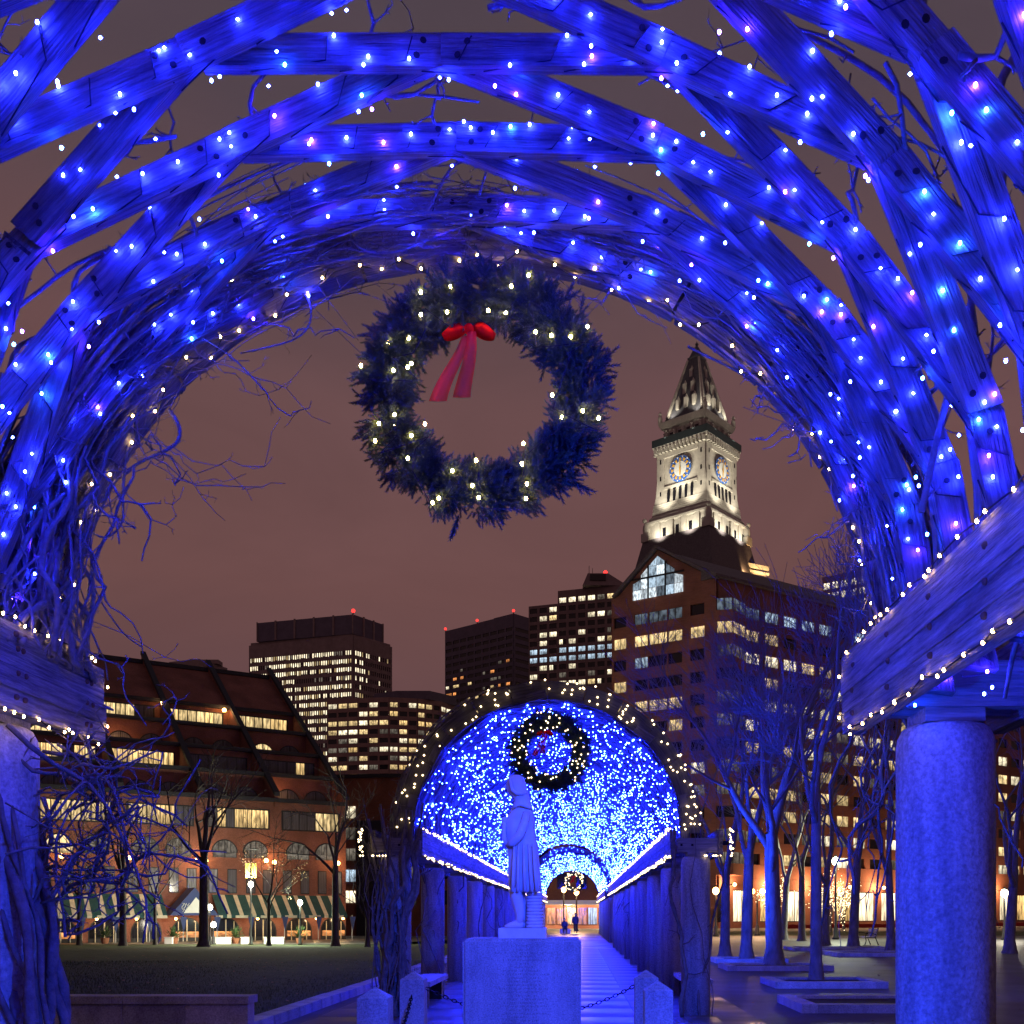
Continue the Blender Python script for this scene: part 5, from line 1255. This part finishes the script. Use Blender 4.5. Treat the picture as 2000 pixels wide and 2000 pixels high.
for k in range(6): sq([(16.9 - .12 * k, tz(1016) + k * .55), (16.9 - .12 * k, tz(1016) + k * .55 + .4)], b)
tower_part('shaft', b, [M['limestone'], M['glass']])
b = MB(); sq([(14.7, tz(893)), (15.2, tz(890)), (15.2, tz(887)), (16.3, tz(885)), (16.7, tz(880))], b)
for s_ in (-1, 1):
    for k in range(14):
        q = -7.3 + k * 1.123; b.box((q, s_ * 7.95, tz(889.5)), (.55, 1.1, 1.3)); b.box((s_ * 7.95, q, tz(889.5)), (1.1, .55, 1.3))
tower_part('bracket_cornice', b, M['limestone'])
b = MB(); sq([(16.9, tz(880)), (16.9, tz(866)), (16.0, tz(866)), (16.0, tz(878))], b); tower_part('parapet', b, M['copper'])
b = MB(); sq([(12.2, tz(880)), (12.2, tz(846)), (13.6, tz(843)), (14.4, tz(836)), (14.6, tz(832)), (13.9, tz(830)), (12.4, tz(829))], b)
for s_ in (-1, 1):
    for k in range(5):
        q = -5.2 + k * 2.6; b.lathe([(.42, 0), (.38, 3.6), (.55, 4.0)], 8, (q, s_ * 6.5, tz(878))); b.lathe([(.42, 0), (.38, 3.6), (.55, 4.0)], 8, (s_ * 6.5, q, tz(878)))
    for k in range(4):
        q = -3.9 + k * 2.6; b.box((q, s_ * 6.12, tz(862)), (1.1, .06, 2.6), mi=1); b.box((s_ * 6.12, q, tz(862)), (.06, 1.1, 2.6), mi=1)
for sx_ in (-1, 1):
    for sy_ in (-1, 1): b.lathe([(.6, 0), (.6, 1.4), (.3, 1.8), (.5, 2.3), (.1, 3.0)], 8, (sx_ * 6.9, sy_ * 6.9, tz(831)))
tower_part('loggia', b, [M['limestone'], M['glass']])
b = MB(); sq([(12.0, tz(830)), (12.0, tz(824)), (11.0, tz(822)), (3.3, tz(704)), (3.6, tz(703)), (3.6, tz(701)), (3.0, tz(700)), (.9, tz(679)), (.3, tz(676))], b); b.lathe([(.15, 0), (.5, .5), (.15, 1.0), (.05, 1.4)], 8, (0, 0, tz(677)))
for s_ in (-1, 1):         # dormers on the spire
    for row, (yy_, n) in enumerate(((800, 3), (768, 2), (738, 1))):
        hwp = 5.5 * (yy_ - 690) / (822 - 690) 
        for k in range(n):
            q = (k - (n - 1) / 2) * 2.5; zz = tz(yy_)
            for pos, dim in (((q, s_ * (hwp + .35), zz), (.9, 1.2, 2.6)), ((s_ * (hwp + .35), q, zz), (1.2, .9, 2.6))): b.box(pos, dim, mi=1)
            b.lathe([(.62, 0), (.0, 1.2)], 4, (q, s_ * (hwp + .35), zz + 1.3), 1, cap=False); b.lathe([(.62, 0), (.0, 1.2)], 4, (s_ * (hwp + .35), q, zz + 1.3), 1, cap=False)
for sx_ in (-1, 1):
    for sy_ in (-1, 1): b.tube([(sx_ * 5.5, sy_ * 5.5, tz(822)), (sx_ * 1.7, sy_ * 1.7, tz(706))], [.6, .3], 6, 1)
tower_part('spire', b, [M['spire'], M['limestone']])
def clock(face):
    def q(x, z, o): return (x, -(7.75 + o), z) if face == 0 else (7.75 + o, x, z)
    dial = MB(); zc = tz(934); r = 3.3
    dial.prism([q(r * math.cos(2 * PI * k / 36), zc + r * math.sin(2 * PI * k / 36), 0) for k in range(36)], Vector(q(0, 0, .12)) - Vector(q(0, 0, 0)), 0)
    dial.prism([q(1.9 * math.cos(2 * PI * k / 28), zc + 1.9 * math.sin(2 * PI * k / 28), .12) for k in range(28)], Vector(q(0, 0, .05)) - Vector(q(0, 0, 0)), 2)
    for k in range(12):
        a = 2 * PI * k / 12; ca, sa = math.cos(a), math.sin(a); pts = []
        for rr, ww in ((2.05, -.26), (2.05, .26), (2.75, .34), (2.75, -.34)): pts.append(q(rr * ca - ww * sa, zc + rr * sa + ww * ca, .13))
        dial.prism(pts, Vector(q(0, 0, .10)) - Vector(q(0, 0, 0)), 1)
        a += PI / 12; ca, sa = math.cos(a), math.sin(a); pts = [q(rr * ca - ww * sa, zc + rr * sa + ww * ca, .13) for rr, ww in ((2.85, -.16), (2.85, .16), (3.2, .16), (3.2, -.16))]; dial.prism(pts, Vector(q(0, 0, .05)) - Vector(q(0, 0, 0)), 2)
    o = tower_part('clock_face', dial, [M['clockblue'], M['gold'], M['clockwhite']])
    hd = MB(); hd.prism([q(-.14, zc - .6, .3), q(.14, zc - .6, .3), q(.05, zc + 2.6, .3), q(-.05, zc + 2.6, .3)], Vector(q(0, 0, .08)) - Vector(q(0, 0, 0))); hd.prism([q(-.24, zc + .4, .22), q(.24, zc + .4, .22), q(.12, zc - 1.7, .22), q(-.12, zc - 1.7, .22)], Vector(q(0, 0, .06)) - Vector(q(0, 0, 0))); tower_part('clock_hand', hd, M['gold'])
clock(0); clock(1)
RZ = Matrix.Rotation(-PHI, 3, 'Z')
def tl(x, y, z): return TC + RZ @ Vector((x, y, z))
FL = (1, .92, .75)
def flood(x, y, z, tx, ty, tz_, w, ang):
    p = tl(x, y, z); q = tl(tx, ty, tz_); l = spot('floodlight', p, q, FL, w, math.radians(ang), .4, .7); adopt(l, ct); l.location = p
for k in (-4.5, 4.5):
    flood(k, -13, tz(1030), k * .8, -7.6, tz(930), 7000, 75); flood(13, k, tz(1030), 7.6, k * .8, tz(930), 6200, 75)
    flood(k, -13, tz(1066), k, -9.2, tz(1045), 2300, 110); flood(13, k, tz(1066), 9.2, k, tz(1045), 2500, 110)
    flood(k, -8.3, tz(869), k * .8, -6.6, tz(838), 900, 120); flood(8.3, k, tz(869), 6.6, k * .8, tz(838), 800, 120)
    flood(k, -7.4, tz(829), k * .6, -4.5, tz(790), 1500, 80); flood(7.4, k, tz(829), 4.5, k * .6, tz(790), 1700, 80)
flood(0, -13.5, tz(1010), 0, -7.6, tz(900), 5000, 70); flood(13.5, 0, tz(1010), 7.6, 0, tz(900), 4500, 70)
# lit cornice strip of the old building under the tower
b = MB()
Y = 275; p0, p1 = W(1330, 1078, Y), W(1500, 1112, Y + 8); b.bar(p0, p1, 1.2, 1.0); b.bar(p0 + Vector((0, -.4, -1.6)), p1 + Vector((0, -.4, -1.6)), 1.0, .6); tbx = b.build('lit_cornice', M['limestone'], ct)
for t_ in (.1, .4, .7, .95): l = spot('cornice_light', p0.lerp(p1, t_) + Vector((0, -4, -4)), p0.lerp(p1, t_), (1, .6, .25), 3500, 1.8, .3); adopt(l, ct); l.location = p0.lerp(p1, t_) + Vector((0, -4, -4))
# ------------------------------------------------------------------ trees
RMIN = .007
def grow(bt, bw, p, d, ln, r, lev, rg, maxlev, up=.12, kids=(2, 3), sides=None):
    n = 4 if lev < 2 else 3; pts = [p]; rad = [r]; q = p.copy(); dd = d.copy()
    for k in range(n):
        dd = (dd + Vector((rg.uniform(-.18, .18), rg.uniform(-.18, .18), rg.uniform(-.08, .14) + up * .3))).normalized(); q = q + dd * (ln / n); pts.append(q.copy()); rad.append(max(RMIN, r * (1 - .42 * (k + 1) / n)))
    (bt if lev <= 1 else bw).tube(pts, rad, n=(8, 6, 4, 3, 3, 3)[min(lev, 5)], cap=False)
    if lev >= maxlev: return
    m = rg.randint(*kids) + (1 if lev >= 2 else 0) + (3 if lev >= 3 else 0)
    for k in range(m):
        u = rg.uniform(.35, 1.0) if k else 1.0; j = u * n; i0 = min(n - 1, int(j)); st = pts[i0].lerp(pts[i0 + 1], j - i0)
        a = rg.uniform(0, 2 * PI); perp = dd.orthogonal().normalized(); perp = Matrix.Rotation(a, 3, dd) @ perp; sp_ = rg.uniform(.5, 1.15) if k else rg.uniform(.15, .5)
        nd = (dd + perp * sp_ + Vector((0, 0, up))).normalized(); grow(bt, bw, st, nd, ln * rg.uniform(.58, .82), rad[-1] * (rg.uniform(.62, .85) if k else .92), lev + 1, rg, maxlev, up, kids)
def tree(label, x, Y, z, dia, fork, ln, seed, maxlev=5, lean=0, limbs=3, group='bare trees', leafy=0, up=.12, m='bark', tw='twig'):
    rg = random.Random(seed); t = thing('tree', label, 'tree', (x, Y, z), group); bt, bw = MB(), MB(); r = dia / 2
    pts = [Vector((x, Y, z - .1)), Vector((x, Y, z + .12)), Vector((x, Y, z + .6)), Vector((x + lean * .5, Y, z + fork * .6)), Vector((x + lean, Y, z + fork))]
    bt.tube(pts, [r * 1.9, r * 1.45, r * 1.08, r * .95, r * .85], n=12, cap=False)
    for k in range(limbs):
        a = 2 * PI * k / limbs + rg.uniform(-.4, .4); sp_ = rg.uniform(.5, .95) if k else .15; d = Vector((math.cos(a) * sp_, math.sin(a) * sp_, 1)).normalized()
        grow(bt, bw, pts[-1] - Vector((0, 0, .15 + .5 * k * rg.random())), d, ln * rg.uniform(.85, 1.1), r * (.72 if k == 0 else .52), 1, rg, maxlev, up)
    bt.build('trunk', M[m], t, smooth=True); cr_ = bw.build('crown', M[tw], t)
    if leafy:
        b = MB(); vv_ = bw.v
        for k in range(leafy):
            p = Vector(vv_[rg.randrange(len(vv_))]); 
            if p.z > z + fork + 4.5: continue
            a = rg.uniform(0, 6.28); d = Vector((math.cos(a), math.sin(a), rg.uniform(-1, .3))) * .12; e = Vector((-math.sin(a), math.cos(a), 0)) * .07; b.add([tuple(p), tuple(p + d * .5 + e), tuple(p + d), tuple(p + d * .5 - e)], [(0, 1, 2, 3)])
        b.build('dry_leaves', M['dryleaf'], t, kind='stuff')
    return t
def yb(y): return 1.7 * F / (y - HY)
for px, base, dia, fork, ln, seed, lean, limbs, ml, lb in (
    (1416, 1868, .37, 3.6, 3.3, 101, .05, 3, 5, 'slim bare tree just right of the first right far column'),
    (1458, 1877, .39, 4.0, 3.2, 102, .1, 3, 5, 'bare tree with straight trunk left of the stoutest trunk'),
    (1512, 1890, .50, 4.2, 3.9, 103, -.1, 4, 5, 'stoutest bare tree with flared trunk base in granite tree pit'),
    (1594, 1921, .27, 4.6, 2.6, 104, 0, 3, 5, 'nearest slender bare tree with tall straight trunk in granite pit'),
    (1531, 1836, .42, 4.0, 4.2, 105, .2, 3, 4, 'bare tree half hidden behind the stoutest trunk'),
    (1566, 1838, .40, 5.0, 4.0, 106, 0, 3, 4, 'bare tree with pale lit side between two nearer trunks'),
    (1612, 1846, .40, 4.2, 4.3, 107, .1, 3, 4, 'bare tree beside the bright park lamp'),
    (1667, 1850, .46, 4.6, 4.2, 108, .2, 3, 5, 'bare forked tree left of the right metal bench'),
    (1740, 1858, .36, 4.0, 4.8, 109, -.1, 3, 4, 'bare tree just left of the big right column'),
    (1972, 1862, .42, 3.6, 4.6, 110, .2, 3, 4, 'bare tree right of the big right column at picture edge')):
    Y = yb(base); tree(lb, GX(px, Y), Y, .02, dia, fork, ln, seed, ml, lean, limbs, 'bare trees on the plaza')
for px, Y, dia, fork, ln, seed, leafy, lb in ((240, 92, .55, 7.0, 3.8, 201, 0, 'bare lawn tree with dark trunk left of striped awning middle'), (398, 90, .75, 7.5, 4.6, 202, 0, 'largest dark lawn tree in front of the blue canopy'), (655, 94, .6, 7.0, 4.2, 203, 900, 'lawn tree with dry leaves nearest the far pergola'), (155, 95, .4, 5.0, 3.2, 204, 0, 'thin lawn tree beside the near left vine'), (303, 97, .3, 4.6, 3.2, 205, 700, 'thin lawn tree with dry leaves under hotel arches'), (525, 96, .32, 4.2, 3.2, 206, 600, 'small lawn tree with dry leaves right of tall lamp'), (718, 88, .35, 3.0, 3.0, 207, 0, 'pale lit small lawn tree beside the vine covered column')):
    tree(lb, GX(px, Y), Y, lawn_z(Y), dia, fork, ln, seed, 4, 0, 4, 'bare trees on the lawn', leafy, up=.0, m='bark_silhouette', tw='twig_silhouette')
for px, Y, seed, lb in ((1515, 100, 301, 'small tree wrapped in white fairy lights left of slender trunk'), (1622, 100, 302, 'small tree wrapped in white fairy lights by the park lamp'), (1648, 103, 303, 'small tree wrapped in white fairy lights right of the park lamp')):
    x = GX(px, Y); t = tree(lb, x, Y, .02, .22, 1.5, 1.7, seed, 4, 0, 4, 'fairy light trees', up=.05); rg = random.Random(seed); b = MB(); vv_ = [v for c in t.children for v in c.data.vertices]
    for k in range(420): v = vv_[rg.randrange(len(vv_))].co; b.octa((v[0] + rg.uniform(-.05, .05), v[1] - .05, v[2]), .042)
    b.build('fairy_lights', M['string_white'], t, kind='stuff')
# tree pits: raised granite kerbs around soil
def pit(label, px, base, w, d, right_of=.0):
    Y = yb(base); x = GX(px, Y); t = thing('tree_pit', label, 'planter', (x, Y, 0), 'granite tree pits'); 
    for nm, c, s_ in (('kerb_block', (x, Y - d / 2, .075), (w, .28, .15)), ('kerb_block', (x, Y + d / 2, .075), (w, .28, .15)), ('kerb_block', (x - w / 2 - .145, Y, .078), (.28, d + .28, .156)), ('kerb_block', (x + w / 2 + .145, Y, .078), (.28, d + .28, .156))):
        b = MB(); b.box(c, s_); b.build(nm, M['granite'], t)
    b = MB(); b.box((x, Y, .05), (w, d - .28, .09)); b.build('soil', M['soil'], t)
pit('granite edged pit around the stoutest tree', 1512, 1893, 2.6, 1.9); pit('granite edged pit around the nearest slender tree', 1605, 1925, 2.0, 1.8); pit('granite edged pit nearest the big right column', 1690, 1968, 2.2, 2.0); pit('granite edged pit around the tree left of stoutest trunk', 1460, 1879, 1.9, 1.9)
pit('granite edged pit around the lamp side trees', 1640, 1856, 4.2, 2.4); pit('granite edged pit around tree by the right bench', 1720, 1866, 3.6, 2.4)

# ------------------------------------------------------------------ street lamps
def lamp(label, px, Y, zg, py, m, c, w, kind='globe', arms=0, group='park lamps', light=True):
    x = GX(px, Y); zh = GZ(py, Y); t = thing('street_lamp', label, 'lamp', (x, Y, zg), group); b = MB()
    b.lathe([(.24, 0), (.24, .12), (.17, .2), (.15, .7), (.08, .85), (.065, zh - zg - .35), (.12, zh - zg - .3), (.06, zh - zg - .2)], 10, (x, Y, zg)); b.build('pole', M['iron'], t, smooth=True)
    if arms:
        for s_ in (-1, 1):
            b = MB(); b.tube([(x, Y, zh - .6), (x + s_ * .25, Y, zh - .5), (x + s_ * .4, Y, zh - .25)], .03, 5); b.build('arm', M['iron'], t); b = MB(); b.ball((x + s_ * .4, Y, zh), .22, 10, 8); b.build('globe', m, t, smooth=True)
    else:
        b = MB(); b.ball((x, Y, zh), .24 if kind == 'globe' else .2, 12, 8, sc_=(1, 1, 1.15)); b.build('globe', m, t, smooth=True); b = MB(); b.lathe([(.1, .28), (.2, .27), (.04, .42)], 8, (x, Y, zh)); b.build('cap', M['iron'], t)
    if light: l = point('lamp_light', (x, Y, zh), c, w, .25); adopt(l, t); l.location = (x, Y - .5, zh - .1)
    return t
WH, GN = (1, .9, .7), (.8, 1, .66)
Yl = 100; t = lamp('tallest bright white lamp with yellow banners in front of the awnings', 490, Yl, lawn_z(Yl), 1727, M['lamp_white'], WH, 4500); x = GX(490, Yl)
b = MB(); b.lathe([(.05, 0), (.045, 3.4)], 8, (x, Yl, GZ(1715, Yl))); b.lathe([(.5, 0), (.55, .08), (.1, .16)], 12, (x + .2, Yl, GZ(1660, Yl))); b.build('upper_pole', M['iron'], t)
for s_ in (-1, 1): b = MB(); b.box((x + s_ * .3, Yl, GZ(1700, Yl)), (.42, .03, 1.35)); b.build('banner', M['banner'], t)
lamp('green tinted park lamp in front of the right striped awning', 586, 101, lawn_z(101), 1763, M['lamp_green'], GN, 4500); lamp('white lamp post beside the blue canopy', 410, 99, lawn_z(99), 1772, M['lamp_white'], WH, 900); lamp('low white lamp under the blue canopy edge', 417, 101, lawn_z(101), 1806, M['lamp_white'], WH, 350)
lamp('bright greenish white globe lamp among the plaza trees', 1632, 71, .02, 1682, M['lamp_green'], (.92, 1, .72), 2600)
lamp('twin globe orange lamp between plaza trunks', 1479, 84, .02, 1741, M['lamp_orange'], OR, 1500, arms=1); lamp('single orange lamp right beside the first right far column', 1398, 80, .02, 1740, M['lamp_orange'], OR, 900); lamp('white lamp right of the big right column', 1962, 70, .02, 1745, M['lamp_white'], WH, 1300)
lamp('left one of two orange lamps at the end of the tunnel', 1101, 108, .02, 1738, M['lamp_orange'], OR, 900); lamp('right brighter one of two orange lamps at the end of the tunnel', 1126, 106, .02, 1743, M['lamp_orange'], OR, 1500)

# ------------------------------------------------------------------ fallen leaves
b = MB(); rg = random.Random(91)
for k in range(900):
    Y = rg.uniform(12, 60); 
    if k % 3: x = LAWN_X - .3 - rg.random() * 18; z = lawn_z(Y) + .04
    else: x = rg.uniform(3, 14); z = .012
    a = rg.uniform(0, 6.28); s_ = rg.uniform(.03, .06); u = Vector((math.cos(a), math.sin(a), rg.uniform(-.3, .3))) * s_; v = Vector((-math.sin(a), math.cos(a), rg.uniform(-.3, .3))) * s_ * .6; c = Vector((x, Y, z + .015))
    b.add([tuple(c - u), tuple(c + v), tuple(c + u), tuple(c - v)], [(0, 1, 2, 3)])
o = b.build('fallen_leaves', M['dryleaf'], kind='stuff'); tag(o, 'scattered dry leaves fallen on lawn and plaza', 'leaves')

# ------------------------------------------------------------------ benches on the right
def iron_bench(label, px, base):
    Y = yb(base); x = GX(px, Y); t = thing('bench', label, 'bench', (x, Y, 0), 'park benches')
    for k in range(4): b = MB(); b.box((x - .1 + k * .115 - .2, Y, .45), (.09, 1.7, .035)); b.build('seat_slat', M['granite'], t)
    for k in range(4): b = MB(); b.bar((x + .22 + k * .025, Y - .85, .52 + k * .11), (x + .22 + k * .025, Y + .85, .52 + k * .11), .03, .09); b.build('back_slat', M['granite'], t)
    for s_ in (-.8, .8): b = MB(); b.tube([(x - .38, Y + s_, .02), (x - .3, Y + s_, .25), (x - .34, Y + s_, .45), (x - .3, Y + s_, .68), (x, Y + s_, .66), (x + .22, Y + s_, .6)], .025, 5); b.tube([(x + .36, Y + s_, .02), (x + .2, Y + s_, .42), (x + .34, Y + s_, .95)], .025, 5); b.tube([(x - .34, Y + s_, .43), (x + .22, Y + s_, .43)], .022, 5); b.build('side_frame', M['iron'], t)
iron_bench('metal park bench left of the big right column', 1695, 1846); iron_bench('metal park bench partly hidden behind the big right column', 1757, 1850)

# ------------------------------------------------------------------ street scene at the end of the tunnel
t = thing('shop_building', 'street front seen through the tunnel with lit shop and pale canopy', 'building', (0, 122, 0)); rg = random.Random(66)
b = MB(); Yq = 124; x0, x1 = GX(1000, Yq), GX(1230, Yq); b.box(((x0 + x1) / 2, Yq + 4, 7), (x1 - x0, 8, 14)); b.build('wall', M['brick3'], t)
b = MB(); b.box(((x0 + x1) / 2, Yq - 1.5, GZ(1763, Yq)), (x1 - x0, 3, .5)); b.build('canopy', M['white'], t)
fq = Fac((x0, Yq), (x1, Yq))
for k in range(11): fq.pane(t, pick(rg, [('shop_bright', 1), ('win_or', 1.4), ('win_cool', .7), ('win_shop', 1)]), .4 + k * 1.2, 1.4 + k * 1.2, .5, 2.4, -.06)
for k in range(6):
    for j in range(2): fq.pane(t, pick(rg, [('glass', 3), ('win_dim', 2)]), .8 + k * 2.2, 2.0 + k * 2.2, 4.6 + j * 3, 6.4 + j * 3, -.06)
for k in range(3): l = point('street_fill', (x0 + 2 + k * 4.5, Yq - 1.5, 2.4), (1, .75, .45), 900, .2); adopt(l, t); l.location = (x0 + 2 + k * 4.5, Yq - 1.5, 2.4)  # unseen lamps added to brighten the street front
# people, as continuous skinned figures in winter coats
def person(label, px, Y, h, pose, coat):
    x = GX(px, Y); t = thing('person', label, 'person', (x, Y, .012), 'people at the end of the tunnel'); s_ = h / 1.75
    if pose == 'stand': J = {'hip': (0, 0, .92), 'chest': (0, 0, 1.28), 'neck': (0, 0, 1.48), 'head': (0, -.02, 1.64), 'sl': (-.19, 0, 1.40), 'el': (-.25, .02, 1.13), 'wl': (-.22, -.1, .90), 'sr': (.19, 0, 1.40), 'er': (.25, .02, 1.13), 'wr': (.22, -.1, .90), 'hl': (-.09, 0, .88), 'kl': (-.10, -.02, .48), 'al': (-.11, .02, .08), 'tl': (-.12, -.14, .04), 'hr': (.09, 0, .88), 'kr': (.10, -.03, .48), 'ar': (.11, .02, .08), 'tr': (.12, -.14, .04)}
    else: J = {'hip': (0, 0, .50), 'chest': (-.05, -.04, .86), 'neck': (-.06, -.05, 1.06), 'head': (-.08, -.08, 1.22), 'sl': (-.24, -.04, .98), 'el': (-.30, -.16, .72), 'wl': (-.18, -.30, .62), 'sr': (.13, -.04, .98), 'er': (.2, -.16, .72), 'wr': (.1, -.30, .62), 'hl': (-.1, -.03, .48), 'kl': (-.14, -.44, .48), 'al': (-.14, -.46, .08), 'tl': (-.15, -.6, .04), 'hr': (.1, -.03, .48), 'kr': (.13, -.44, .48), 'ar': (.13, -.46, .08), 'tr': (.14, -.6, .04)}
    rad = {'hip': .15, 'chest': .16, 'neck': .06, 'head': .10, 'sl': .075, 'el': .055, 'wl': .04, 'sr': .075, 'er': .055, 'wr': .04, 'hl': .10, 'kl': .07, 'al': .045, 'tl': .04, 'hr': .10, 'kr': .07, 'ar': .045, 'tr': .04}
    ks_ = list(J); ed = [('hip', 'chest'), ('chest', 'neck'), ('neck', 'head'), ('chest', 'sl'), ('sl', 'el'), ('el', 'wl'), ('chest', 'sr'), ('sr', 'er'), ('er', 'wr'), ('hip', 'hl'), ('hl', 'kl'), ('kl', 'al'), ('al', 'tl'), ('hip', 'hr'), ('hr', 'kr'), ('kr', 'ar'), ('ar', 'tr')]
    me = bpy.data.meshes.new('body'); me.from_pydata([tuple(Vector(J[k]) * s_ + Vector((x, Y, .012))) for k in ks_], [(ks_.index(a), ks_.index(c)) for a, c in ed], []); me.materials.append(M['skin'] if False else M['trouser'])
    o = link('body', me, t); mod = o.modifiers.new('skin', 'SKIN')
    for k, sv in zip(ks_, me.skin_vertices[0].data): sv.radius = (rad[k] * s_, rad[k] * s_); sv.use_root = (k == 'hip')
    o.modifiers.new('sub', 'SUBSURF').levels = 1; o.modifiers['sub'].render_levels = 2
    def jp(k): return Vector(J[k]) * s_ + Vector((x, Y, .012))
    b = MB(); hd = jp('head'); b.ball(hd, .105 * s_, 12, 8, sc_=(.85, .95, 1.15)); b.ball(hd + Vector((0, -.10 * s_, -.01)), .02, 6, 4); b.build('head', M['skin'], t, smooth=True)
    b = MB(); b.ball(hd + Vector((0, .015, .03)), .112 * s_, 12, 8, sc_=(.9, .95, 1.05)); b.build('hair', M['hair'], t, smooth=True)
    b = MB(); hp, ch, nk = jp('hip'), jp('chest'), jp('neck'); low = hp + Vector((0, 0, -.12 * s_))
    rings = []
    for c_, w_, d_ in ((low, .22, .17), (hp, .21, .165), (hp.lerp(ch, .5), .195, .15), (ch, .235, .16), (ch.lerp(nk, .6), .21, .13), (nk, .09, .085)): rings.append([(c_.x + w_ * s_ * math.cos(2 * PI * k / 16), c_.y + d_ * s_ * math.sin(2 * PI * k / 16), c_.z) for k in range(16)])
    b.loft(rings)
    for q in 'lr': b.tube([jp('s' + q), jp('e' + q), jp('w' + q)], [.085 * s_, .07 * s_, .058 * s_], n=8)
    b.build('coat', coat, t, smooth=True)
person('standing person in dark blue coat at the end of the tunnel', 1124, 93.5, 1.74, 'stand', M['coat']); person('seated person in blue coat left of the standing one in the tunnel', 1104, 91.5, 1.72, 'sit', M['coat'])
t = thing('bench', 'plain stone bench under the seated person in the tunnel', 'bench', (GX(1104, 91.6), 91.6, 0)); b = MB(); b.box((GX(1104, 91.6), 91.62, .215), (.9, .4, .42)); b.build('seat', M['granite'], t)

# ------------------------------------------------------------------ blue floodlights clamped to the pergola (they colour columns, statue and trees)
BL = (.012, .05, 1)
def blue_flood(label, p, q, w, ang):
    t = thing('floodlight', label, 'lamp', p, 'blue floodlights'); d = (Vector(q) - Vector(p)).normalized(); b = MB(); b.bar(Vector(p) - d * .11, Vector(p) - d * .03, .10, .08); b.build('housing', M['iron'], t)
    l = spot('blue_beam', p, q, BL, w, math.radians(ang), .06, .5); adopt(l, t); l.location = p; return t
blue_flood('blue floodlight on crown of the near end arch aimed at the statue', (NCX + 1.62, 6.26, ZS + 1.96), (-.6, 14, .8), 5000, 40)
blue_flood('blue floodlight on outer right beam of far pergola aimed at the nearest plaza trees', (FCX + 3.25, 19.6, 3.0), (11, 30, 4.5), 1500, 118)
blue_flood('blue floodlight further along the far pergola beam aimed at the plaza trees', (FCX + 3.25, 33.0, 3.0), (12, 42, 4.5), 2600, 118)
blue_flood('blue floodlight on outer right beam of near pergola aimed at the plaza', (NCX + 3.15, 5.2, 2.9), (9, 24, 4.5), 2400, 80)
blue_flood('blue floodlight low on the near left column aimed at right column', (NCX - 2.0, 1.6, .4), (1.9, 5.6, 2.1), 2400, 70)
blue_flood('blue floodlight low on the near right column aimed at left column', (NCX + 2.0, 1.6, .4), (-2.8, 5.8, 2.75), 900, 40)
